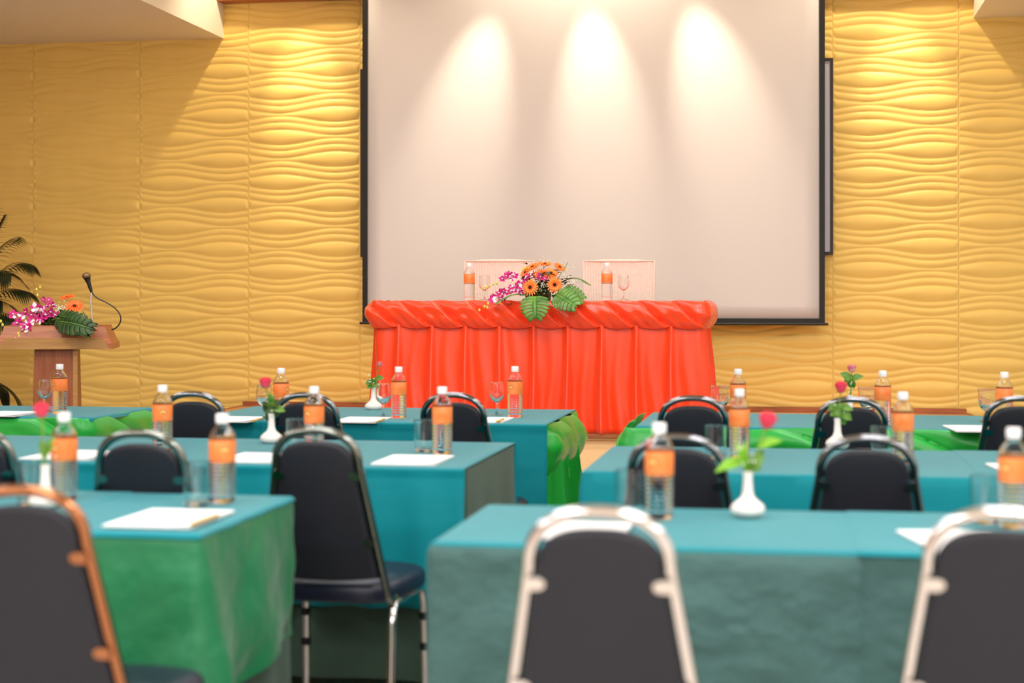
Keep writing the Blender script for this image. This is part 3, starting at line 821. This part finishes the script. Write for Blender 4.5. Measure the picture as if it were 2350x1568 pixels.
pad([(2105, 1265), (2330, 1268), (2330, 1222), (2090, 1220)], 'white notepad behind the cut-off chair on the nearest right table', rz=12)
pad([(2290, 1088), (2440, 1090), (2430, 1068), (2280, 1066)], 'white notepad at the right edge on the middle right table', rz=6)
pad([(2185, 992), (2300, 992), (2290, 979), (2172, 978)], 'white notepad on the far right table', rz=5)
pad([(-40, 956), (62, 957), (76, 946), (-25, 945)], 'white notepad on the far table in front of the lectern')

# vases and roses
def vase(p, lab):
    o = MB().lathe([(.002, .002), (.026, 0), (.030, .002), (.038, .009), (.0405, .017), (.037, .026), (.026, .035), (.0165, .043), (.0125, .055), (.0105, .085), (.0112, .098), (.0118, .104), (.0095, .104), (.0085, .09), (.002, .06)], 28, close=False).build('bud_vase', 'ceramic', None, smooth=60)
    o.location = (p.x, p.y, TZ + .0035); tag(o, lab, 'vase', 'white bud vases')
    return Vector((p.x, p.y, TZ + .107))
def leaf_mesh(mb, a_, b_, wd, up=Vector((0, 0, 1)), n=8, droop=.12):
    d = b_ - a_; L = d.length; t = d.normalized(); sd = t.cross(up)
    if sd.length < .1: sd = t.cross(Vector((1, 0, 0)))
    sd.normalize(); nn = sd.cross(t)
    def fn(u, v):
        w_ = wd * (math.sin(math.pi * min(1, u ** .8)) ** .9 if 0 < u < 1 else 0) + .0004; k = (v - .5) * 2
        return a_ + d * u + sd * (w_ * k) + nn * (w_ * abs(k) * .35 + L * droop * math.sin(math.pi * u))
    mb.grid(n, 4, fn); return mb
def rose_bloom(mb, c, R, up):
    q = Vector((0, 0, 1)).rotation_difference(up).to_matrix()
    for ring, (n, r0, h, tilt) in enumerate(((3, .26, 1.18, .0), (4, .46, 1.15, .12), (5, .66, 1.08, .30), (5, .80, .92, .42))):
        for k in range(n):
            a0 = 2 * math.pi * (k + ring * .37) / n; span = 2 * math.pi / n * 1.35
            def fn(u, v):
                a_ = a0 + (u - .5) * span
                rr = R * r0 * (math.sin(math.pi / 2 * min(1, .25 + v * .9)) ** .9) + R * tilt * v ** 3 * .55
                e = 1 - .22 * (2 * abs(u - .5)) ** 3
                return Vector(c) + q @ Vector((rr * math.cos(a_), rr * math.sin(a_), R * (-.9 + 1.6 * h * v * e)))
            mb.grid(6, 6, fn)
    return mb
def rose(base, px, py, R, lab, leaves, m='rose', lm='leaf_mid', seed=1, filler=0, tilt=(0, 0, 1), lw=.011):
    rnd = random.Random(seed)
    top = at_y(px, py, base.y)
    t = thing('rose', (base.x, base.y, TZ), lab, 'flower', 'roses in bud vases')
    O = Vector((base.x, base.y, TZ))
    b0 = base - Vector((0, 0, .06)) - O; tp = top - O; up = Vector(tilt).normalized()
    mid = b0.lerp(tp, .55) + Vector(((base.x - top.x) * .35, 0, 0))
    st_ = [b0.lerp(mid, k / 6).lerp(mid.lerp(tp - up * R * .7, k / 6), k / 6) for k in range(7)]
    MB().tube(st_, .0022, 6).build('stem', 'stem', t)
    rose_bloom(MB(), tp, R, up).build('bloom', m, t, smooth=70)
    sp = MB()
    for k in range(5):
        a_ = 2 * math.pi * k / 5; d = Vector((math.cos(a_), math.sin(a_), -.3)) * R * .8
        leaf_mesh(sp, tp - up * R * .75, tp - up * R * .62 + d * 1.1, R * .16)
    sp.build('sepals', 'leaf_mid', t)
    for (lx, ly, bx, by, w_) in leaves:
        tipp = at_y(lx, ly, base.y + rnd.uniform(-.02, .02)) - O; bas = at_y(bx, by, base.y) - O
        leaf_mesh(MB(), bas, tipp, w_ * 1.3, up=Vector((rnd.uniform(-.4, .4), -.8, .6)).normalized()).build('leaf', lm if rnd.random() < .75 else 'leaf_mid', t, smooth=80)
    if filler:
        fm = MB(); sm = MB()
        for k in range(filler):
            a_ = rnd.uniform(0, 6.28); rr = rnd.uniform(.012, .032)
            c = base - O + Vector((rr * math.cos(a_), rr * math.sin(a_), rnd.uniform(.01, .06)))
            fm.lathe([(.0005, -.003), (.003, -.001), (.0034, .001), (.0005, .003)], 6, c)
            sm.tube([base - O - Vector((0, 0, .01)), c], .0006, 4)
        fm.build('filler_blossom', 'filler', t); sm.build('filler_stems', 'stem', t)
    return t
v = vase(at_z(1716, 1188, TZ), 'white ceramic bud vase standing clear on the nearest right table')
rose(v, 1762, 966, .021, 'large red rose with light green leaves on the nearest right table',
     [(1640, 1085, 1712, 1060, .012), (1795, 1012, 1738, 1028, .010), (1752, 1030, 1722, 1088, .011), (1690, 1015, 1712, 1080, .008), (1712, 1010, 1715, 1085, .008), (1745, 1082, 1716, 1050, .010)], lm='leaf_light', seed=4, filler=6, tilt=(.15, -.1, 1))
v = vase(at_z(104, 1168, TZ), 'white bud vase beside the blurred bottle on the nearest left table')
rose(v, 95, 942, .020, 'large red rose on a tall stem on the nearest left table', [(128, 1000, 106, 1040, .007), (92, 1010, 104, 1055, .006), (120, 1030, 106, 1060, .006)], lm='leaf_mid', seed=5, filler=5)
v = vase(at_z(623, 1019, TZ), 'white bud vase with dense leaves on the middle left table')
rose(v, 609, 879, .021, 'pink-red rose over dense dark leaves on the middle left table',
     [(605, 945, 622, 925, .012), (645, 920, 624, 935, .012), (612, 968, 622, 940, .011), (655, 945, 626, 938, .011), (638, 958, 624, 935, .012), (600, 925, 620, 930, .010), (630, 905, 624, 940, .010), (640, 935, 622, 950, .011), (618, 900, 620, 925, .007)], lm='leaf_dark', seed=6, filler=8)
v = vase(at_z(857, 943, TZ), 'white bud vase in front of the left edge of the orange skirt')
rose(v, 872, 836, .013, 'small pale pink rose in front of the left edge of the orange skirt',
     [(838, 882, 854, 880, .012), (842, 893, 856, 885, .012), (868, 890, 857, 880, .012), (882, 868, 862, 872, .012), (845, 872, 856, 880, .010), (862, 865, 858, 880, .010)], m='rose_pale', lm='leaf_mid', seed=7, filler=10)
v = vase(at_z(1922, 1032, TZ), 'white bud vase behind the black chair on the middle right table')
rose(v, 1930, 889, .021, 'red rose with ruffled leaves on the middle right table',
     [(1900, 942, 1922, 930, .011), (1955, 965, 1924, 945, .013), (1940, 975, 1922, 950, .013), (1958, 942, 1926, 935, .011), (1905, 955, 1922, 945, .011), (1935, 925, 1922, 950, .011), (1912, 925, 1922, 945, .011), (1925, 960, 1922, 930, .012)], lm='leaf_mid', seed=8, filler=5)
v = vase(at_z(1951, 965, TZ), 'white bud vase on the far right table, mostly behind a chair')
rose(v, 1955, 846, .019, 'pale pink rose with spread leaves on the far right table',
     [(1927, 857, 1952, 872, .014), (1982, 864, 1955, 874, .014), (1958, 893, 1954, 868, .015), (1938, 878, 1953, 868, .011), (1948, 858, 1953, 872, .010)], m='rose_pale', lm='leaf_mid', seed=9, filler=8)

# ------------------------------------------------------------------ flower arrangements
def frame_of(nrm):
    return Vector((0, 0, 1)).rotation_difference(Vector(nrm).normalized()).to_matrix()
def gerbera(par, c, nrm, R, m='gerbera'):
    q = frame_of(nrm); c = Vector(c); mb = MB()
    for ring, (n, r1, lift) in enumerate(((18, 1.0, .10), (16, .78, .22))):
        for k in range(n):
            a_ = 2 * math.pi * (k + .5 * ring) / n; d = Vector((math.cos(a_), math.sin(a_), 0)); sd = Vector((-d.y, d.x, 0))
            def fn(u, v):
                r_ = R * lerp(.2, r1, u); w_ = R * .105 * math.sin(math.pi * (.12 + .80 * u)) ** .6 * (1 if u < 1 else .35); kk = (v - .5) * 2
                return c + q @ (d * r_ + sd * w_ * kk + Vector((0, 0, R * (lift * math.sin(u * 2.2) - .04 * abs(kk)))))
            mb.grid(5, 2, fn)
    g = mb.build('gerbera', m, par, smooth=80)
    MB().lathe([(.002, .16 * R), (.14 * R, .15 * R), (.2 * R, .10 * R), (.22 * R, .04 * R)], 14, c, q).build('flower_eye', 'flower_eye', g)
    MB().lathe([(.22 * R, .15 * R), (.28 * R, .17 * R), (.31 * R, .08 * R)], 14, c, q, close=False, wob=lambda a, i: 1 + .12 * math.sin(14 * a)).build('flower_ring', 'gerbera_red', g)
    return g
def orchid(mb, mw, c, nrm, R, rnd):
    q = frame_of(nrm); c = Vector(c); r0 = rnd.uniform(0, 6.28)
    for k in range(5):
        a_ = r0 + 2 * math.pi * k / 5; d = Vector((math.cos(a_), math.sin(a_), 0)); sd = Vector((-d.y, d.x, 0)); w0 = R * (.42 if k % 2 else .3)
        def fn(u, v):
            kk = (v - .5) * 2; w_ = w0 * math.sin(math.pi * (.08 + .88 * u)) ** .8
            return c + q @ (d * R * u + sd * w_ * kk + Vector((0, 0, R * (.35 * u * u - .12 * abs(kk)))))
        (mb if u_color(rnd) else mw).grid(4, 2, fn)
    mw.lathe([(.001, 0), (.16 * R, .1 * R), (.18 * R, .3 * R), (.02 * R, .42 * R)], 7, c, q)
def u_color(rnd): return rnd.random() < .8
def spray(par, pts, R, seed, name='orchid_spray'):
    """pts: blossoms along a stem, world positions relative to the parent"""
    rnd = random.Random(seed); mb, mw = MB(), MB()
    for p in pts:
        orchid(mb, mw, p, (rnd.uniform(-.7, .5), -1, rnd.uniform(-.1, .8)), R * rnd.uniform(.8, 1.15), rnd)
    o = mb.build(name, 'orchid', par, smooth=80); mw.build('orchid_lips', 'orchid_white', o, smooth=80)['kind'] = 'stuff'
    MB().tube(pts, .0018, 5).build('spray_stem', 'stem', o)
    return o
def buds(par, pts, r):
    mb = MB()
    for p in pts: mb.lathe([(.0005, -r * 1.4), (r * .8, -r * .6), (r, 0), (r * .6, r), (.0005, r * 1.4)], 7, p)
    return mb.build('orchid_buds', 'bud_yellow', par)
def monstera(par, base, tip, wd, m='monstera', up=(0, -1, .4)):
    base, tip = Vector(base), Vector(tip); d = tip - base; L = d.length; t = d.normalized(); sd = t.cross(Vector(up)).normalized(); nn = sd.cross(t)
    mb = MB()
    def P(u, k):  # u along the midrib, k -1..1 across
        return base + d * u + sd * k * wd + nn * (.10 * wd * abs(k) * 1.2 - .18 * wd * k * k + .10 * L * math.sin(math.pi * u))
    def half(u): return max(.0, math.sin(math.pi * (.10 + .86 * u) ** .75)) ** .7
    n = 7
    mb.grid(10, 2, lambda u, v: P(u, (v - .5) * .30 * half(u)))
    for sgn in (-1, 1):
        for k in range(n):
            u0 = k / n * .92 + .01; u1 = u0 + .92 / n * .93
            def fn(u, v):
                uu = lerp(u0, u1, v); k_ = lerp(.10, 1.0 - .16 * (2 * abs(v - .5)) ** 3, u) * half(min(1, uu + .03 * u))
                return P(uu + (.16 * u * u - .10 * u * (1 - k / n)) * .9, sgn * k_)
            mb.grid(6, 4, fn)
    o = mb.build('monstera_leaf', m, par, smooth=80, thick=.0008)
    MB().tube([P(k / 10, 0) - nn * 0 for k in range(11)], [.0022 * (1 - .07 * k) for k in range(11)], 6).build('midrib', 'leaf_light', o)
    return o
def frond(par, base, tip, droop, n, ll, m, wd=.006, name='frond', lift=.15):
    base, tip = Vector(base), Vector(tip); d = tip - base; L = d.length
    def C(u): return base + d * u + Vector((0, 0, L * lift * math.sin(math.pi * u)))
    mb = MB(); mb.tube([C(k / 12) for k in range(13)], [.004 * (1 - .06 * k) for k in range(13)], 5)
    for k in range(n):
        u = lerp(.22, 1, k / (n - 1)); p = C(u); t = (C(min(1, u + .02)) - C(u - .02)).normalized(); sd = t.cross(Vector((0, 0, 1))).normalized()
        for sgn in (-1, 1):
            e = ll * (math.sin(math.pi * lerp(.18, .92, (u - .22) / .78)) ** .6)
            q = p + t * e * .62 + sd * sgn * e * .62 + Vector((0, 0, -droop * e))
            leaf_mesh(mb, p, q, wd, n=5, droop=.10)
    return mb.build(name, m, par, smooth=80)

# head table arrangement
AY = 9.27
o0 = at_y(1235, 690, 9.42)
arr = thing('flower_arrangement', (o0.x, o0.y, OZ), 'orange gerbera, orchid and monstera arrangement on the orange head table', 'flowers')
O = Vector((o0.x, o0.y, OZ))
def A(px, py, Y=AY): return at_y(px, py, Y) - O
MB().lathe([(.002, 0), (.07, 0), (.075, .004), (.075, .05), (.002, .055)], 20, (0, 0, .0015)).build('flower_foam', 'leaf_dark', arr)
for (px, py, R, n, Y, m) in ((1217, 660, .050, (-.15, -1, .12), 9.24, 'gerbera'), (1273, 654, .048, (.12, -1, .1), 9.24, 'gerbera'),
                           (1222, 614, .050, (-.3, -.5, .9), 9.36, 'gerbera'), (1250, 607, .048, (.1, -.35, 1), 9.40, 'gerbera'), (1264, 628, .048, (.2, -.7, .7), 9.32, 'gerbera'), (1284, 614, .042, (.5, -.5, .8), 9.40, 'gerbera'), (1240, 630, .042, (-.1, -.9, .5), 9.30, 'gerbera_red'), (1206, 626, .040, (-.6, -.6, .6), 9.36, 'gerbera')):
    gerbera(arr, A(px, py, Y), n, R, m)
    MB().tube([Vector((0, .0, .04)), A(px, py, Y).lerp(Vector((0, 0, .04)), .4) + Vector((0, 0, .01)), A(px, py, Y + .008)], .0025, 5).build('flower_stem', 'stem', arr)
spray(arr, [A(1182, 634, 9.32), A(1174, 631, 9.32), A(1166, 628, 9.32), A(1162, 634, 9.30), A(1152, 641, 9.30), A(1176, 640, 9.31)], .021, 11)
spray(arr, [A(1196, 672, 9.26), A(1184, 664, 9.26), A(1176, 668, 9.25), A(1164, 672, 9.25), A(1155, 668, 9.25), A(1146, 673, 9.24), A(1158, 683, 9.22), A(1150, 686, 9.22), A(1134, 682, 9.22), A(1130, 688, 9.2)], .024, 12)
spray(arr, [A(1205, 640, 9.30), A(1212, 634, 9.30), A(1230, 632, 9.30), A(1240, 636, 9.28)], .024, 13)
spray(arr, [A(1204, 652, 9.27), A(1196, 660, 9.25), A(1190, 652, 9.28), A(1182, 658, 9.26), A(1172, 660, 9.26), A(1250, 640, 9.27)], .022, 14)
buds(arr, [A(1112, 704, 9.19), A(1120, 697, 9.19), A(1126, 692, 9.2), A(1118, 706, 9.18), A(1100, 712, 9.18), A(1124, 656, 9.3), A(1116, 660, 9.3), A(1132, 652, 9.3), A(1200, 620, 9.34), A(1204, 616, 9.35), A(1108, 662, 9.3), A(1140, 650, 9.3)], .007)
monstera(arr, A(1228, 680, 9.20), A(1228, 736, 9.155), .088)
monstera(arr, A(1276, 676, 9.22), A(1325, 706, 9.17), .075)
monstera(arr, A(1290, 668, 9.28), A(1342, 690, 9.26), .055, 'leaf_mid')
frond(arr, A(1270, 668, 9.34), A(1350, 652, 9.32), .2, 16, .05, 'leaf_mid', .005, 'fern_leaf', .25)
frond(arr, A(1215, 680, 9.26), A(1140, 696, 9.2), .25, 14, .045, 'leaf_mid', .005, 'fern_leaf', .15)
MB().tube([A(1270, 660, 9.34), A(1284, 634, 9.36), A(1303, 603, 9.38)], .0018, 5).build('twig', 'leaf_mid', arr)
rnd = random.Random(3)
fm = MB()
for k in range(120):
    px, py = random.Random(k).choice([(1244, 652), (1252, 662), (1318, 662), (1325, 655), (1298, 626), (1305, 610), (1310, 672), (1246, 602), (1196, 655)])
    fm.lathe([(.0005, -.003), (.004, 0), (.0005, .003)], 6, A(px + rnd.gauss(0, 8), py + rnd.gauss(0, 7), 9.30 + rnd.uniform(-.03, .04)))
fm.build('filler_blossom', 'filler', arr)['kind'] = 'stuff'
lf = MB()
for k in range(170):
    px = rnd.gauss(1250, 32); py = rnd.gauss(662, 19)
    p = A(px, py, 9.33 + rnd.uniform(-.05, .05)); d = Vector((rnd.uniform(-1, 1), rnd.uniform(-.8, .1), rnd.uniform(-.4, .6))).normalized()
    leaf_mesh(lf, p, p + d * rnd.uniform(.03, .055), .010, n=5)
lf.build('foliage', 'leaf_dark', arr, smooth=80)['kind'] = 'stuff'

# ------------------------------------------------------------------ lectern, its flowers and microphone
LY = 8.62
lc = at_y(123, 803, LY)
lect = thing('lectern', (lc.x, LY, 0), 'reddish wooden lectern standing before the yellow wall at the left', 'lectern', rz=math.radians(17))
zt = at_y(130, 750, LY).z; zm = at_y(130, 776, LY).z; zb_ = at_y(130, 802, LY).z
PM = 1.075 * F / (LY / ray(130, 780).y)      # pixels per metre at the lectern
w1 = 141 / PM; w0 = w1 - .045
def ringz(wx, yf, ybk, z): return [(-wx, yf, z), (wx, yf, z), (wx, ybk, z), (-wx, ybk, z)]
MB().loops([ringz(w1, 0, .40, zb_), ringz(w1, 0, .40, zb_ + .03), ringz(w1 - .02, .028, .40, zm), ringz(w0, .05, .40, zt)]).build('desk', 'red_wood_h', lect, smooth=0)
q = MB(); q.loops([[(-w1 + .012, -.008, zb_), (w1 - .012, -.008, zb_), (w1 - .055, -.008, zm), (-w1 + .055, -.008, zm)], [(-w1 + .012, .03, zb_), (w1 - .012, .03, zb_), (w1 - .055, .035, zm), (-w1 + .055, .035, zm)]])
q.build('front_panel', 'pale_wood', lect, smooth=0)
MB().box(-w0, w0, .05, .40, zt, zt + .006).build('reading_board', 'red_wood_h', lect, smooth=0)
xt, xg = 49 / PM, 55 / PM
MB().loops([ringz(xg + .01, .02, .26, .04), ringz(xt, .045, .26, zb_)]).build('column', 'red_wood', lect, smooth=0)
MB().loops([ringz(.012, 0, .02, .04), ringz(.012, 0, .02, zb_ - .003)]).build('column_edge', 'pale_wood', lect, smooth=0).location = (xt + .002, .034, 0)
MB().box(-.24, .24, -.04, .34, 0, .04).build('base', 'red_wood_h', lect, smooth=0)

ptop = zt + .006
o0 = at_y(120, 750, LY + .2)
arr2 = thing('flower_arrangement', (o0.x, LY + .2, ptop), 'magenta orchid and orange gerbera arrangement lying on the wooden lectern', 'flowers')
O = Vector((o0.x, LY + .2, ptop))
B = lambda px, py, Y=LY + .1: at_y(px, py, Y) - O
MB().lathe([(.002, 0), (.06, 0), (.065, .004), (.06, .045), (.002, .05)], 18, (0, 0, .001)).build('flower_foam', 'leaf_dark', arr2)
gerbera(arr2, B(171, 704, LY + .08), (.25, -.65, .75), .055, 'gerbera_red')
gerbera(arr2, B(154, 683, LY + .16), (-.05, -.35, 1), .044, 'gerbera_red')
spray(arr2, [B(128, 724, LY + .08), B(118, 716), B(105, 724), B(98, 712), B(90, 708), B(80, 706), B(86, 718), B(72, 724), B(60, 716), B(50, 726), B(30, 722)], .029, 21)
spray(arr2, [B(92, 735, LY + .04), B(80, 738, LY + .03), B(70, 742, LY + .02), B(58, 747, LY), B(50, 752, LY), B(40, 742, LY + .02), B(62, 752, LY)], .031, 22)
spray(arr2, [B(112, 690, LY + .18), B(100, 688, LY + .18), B(122, 700, LY + .14), B(108, 702, LY + .14)], .021, 23)
buds(arr2, [B(42, 766, LY - .02), B(44, 772, LY - .02), B(36, 778, LY - .03), B(28, 784, LY - .03), B(20, 788, LY - .04), B(84, 665, LY + .2), B(92, 660, LY + .2), B(86, 678, LY + .2), B(6, 746, LY), B(12, 752, LY), B(2, 738, LY)], .008)
frond(arr2, B(130, 745, LY + .04), B(216, 758, LY - .02), .12, 22, .06, 'leaf_dark', .008, 'fern_leaf', .12)
frond(arr2, B(120, 735, LY + .06), B(205, 742, LY + .0), .15, 20, .055, 'leaf_mid', .007, 'fern_leaf', .12)
frond(arr2, B(150, 745, LY + .02), B(200, 772, LY - .05), .1, 18, .055, 'leaf_dark', .008, 'fern_leaf', .05)
monstera(arr2, B(138, 738, LY + .02), B(216, 757, LY - .04), .075, 'leaf_dark')
monstera(arr2, B(128, 732, LY + .06), B(188, 740, LY - .0), .06, 'leaf_dark')
fm = MB(); rnd = random.Random(8)
for k in range(60): fm.lathe([(.0005, -.003), (.005, 0), (.0005, .004)], 6, B(rnd.gauss(138, 9), rnd.gauss(708, 9), LY + .12 + rnd.uniform(-.04, .04)))
fm.build('filler_blossom', 'filler', arr2)['kind'] = 'stuff'
lf = MB()
for k in range(60):
    p = B(rnd.gauss(140, 32), rnd.gauss(738, 8), LY + .1 + rnd.uniform(-.05, .05)); d = Vector((rnd.uniform(-1, 1), rnd.uniform(-.8, .1), rnd.uniform(-.2, .6))).normalized()
    leaf_mesh(lf, p, p + d * rnd.uniform(.03, .06), .010, n=5)
lf.build('foliage', 'leaf_dark', arr2, smooth=80)['kind'] = 'stuff'

MY = LY + .24
mb_ = at_y(212, 748, MY); O = Vector((mb_.x, MY, ptop))
mic = thing('microphone', O, 'black microphone on a pale gooseneck with cable on the lectern', 'microphone')
Mp = lambda px, py, Y=MY: at_y(px, py, Y) - O
MB().lathe([(.03, 0), (.03, .008), (.012, .014)], 16, (0, 0, .0005)).build('stand_base', 'mic_black', mic)
MB().tube([Vector((0, 0, .008)), Mp(210, 715), Mp(208, 690), Mp(210, 672), Mp(208, 664)], .0055, 8).build('gooseneck', 'gooseneck', mic)
m1, m2 = Mp(209, 667), Mp(198, 632); dm = (m2 - m1).normalized(); rt = Vector((0, 0, 1)).rotation_difference(dm).to_matrix()
Lm = (m2 - m1).length
MB().lathe([(.006, -.012), (.008, 0), (.010, .01), (.012, Lm * .55), (.019, Lm * .80), (.021, Lm * .84)], 16, m1, rt).build('microphone_body', 'mic_black', mic)
MB().lathe([(.021, Lm * .84), (.0245, Lm * .92), (.0245, Lm * 1.0), (.020, Lm * 1.10), (.010, Lm * 1.16), (.001, Lm * 1.17)], 16, m1, rt).build('microphone_grille', 'mic_mesh', mic)
cb = [(208, 664), (214, 676), (226, 686), (243, 694), (258, 703), (270, 714), (277, 728), (275, 742), (266, 753), (256, 757)]
pts = [Mp(x, y) for x, y in cb]; fine = []
for i in range(len(pts) - 1):
    p0_, p1_, p2_, p3_ = pts[max(0, i - 1)], pts[i], pts[i + 1], pts[min(len(pts) - 1, i + 2)]
    for k in range(5):
        t_ = k / 5; fine.append(.5 * ((2 * p1_) + (p2_ - p0_) * t_ + (2 * p0_ - 5 * p1_ + 4 * p2_ - p3_) * t_ ** 2 + (3 * p1_ - p0_ - 3 * p2_ + p3_) * t_ ** 3))
fine.append(pts[-1])
MB().tube(fine, .0036, 8).build('cable', 'mic_black', mic)

# ------------------------------------------------------------------ palm at the left edge
PY = 10.55
pc = at_y(-75, 900, PY)
palm = thing('potted_palm', (pc.x, PY, 0), 'dark green potted palm reaching in from the left edge beside the wall', 'plant')
O = Vector((pc.x, PY, 0))
MB().lathe([(.002, 0), (.15, 0), (.17, .02), (.21, .36), (.225, .38), (.20, .38), (.19, .33), (.002, .33)], 24, close=False).build('pot', 'pot', palm)
for k in range(4):
    a_ = k * 1.6; MB().tube([(.05 * math.cos(a_), .05 * math.sin(a_), .33), (.07 * math.cos(a_), .07 * math.sin(a_), .62), (.10 * math.cos(a_), .09 * math.sin(a_), .95)], .014, 7).build('cane', 'leaf_dark', palm)
rnd = random.Random(12)
for (px, py, h0, lift, dr) in ((62, 604, .95, .28, .55), (58, 668, .85, .28, .5), (34, 545, 1.0, .22, .5), (8, 500, 1.0, .15, .4), (36, 730, .8, .30, .7), (16, 895, .6, .35, .7), (2, 690, .9, .3, .6), (-30, 470, 1.0, .12, .4), (-190, 520, 1.0, .2, .4), (-230, 640, .9, .3, .5), (-160, 700, .9, .3, .5), (24, 625, .95, .3, .7)):
    frond(palm, (rnd.uniform(-.05, .05), rnd.uniform(-.05, .05), h0), at_y(px, py, PY + rnd.uniform(-.2, .25)) - O, dr, 18, .27, 'palm', .0085, 'palm_frond', lift)
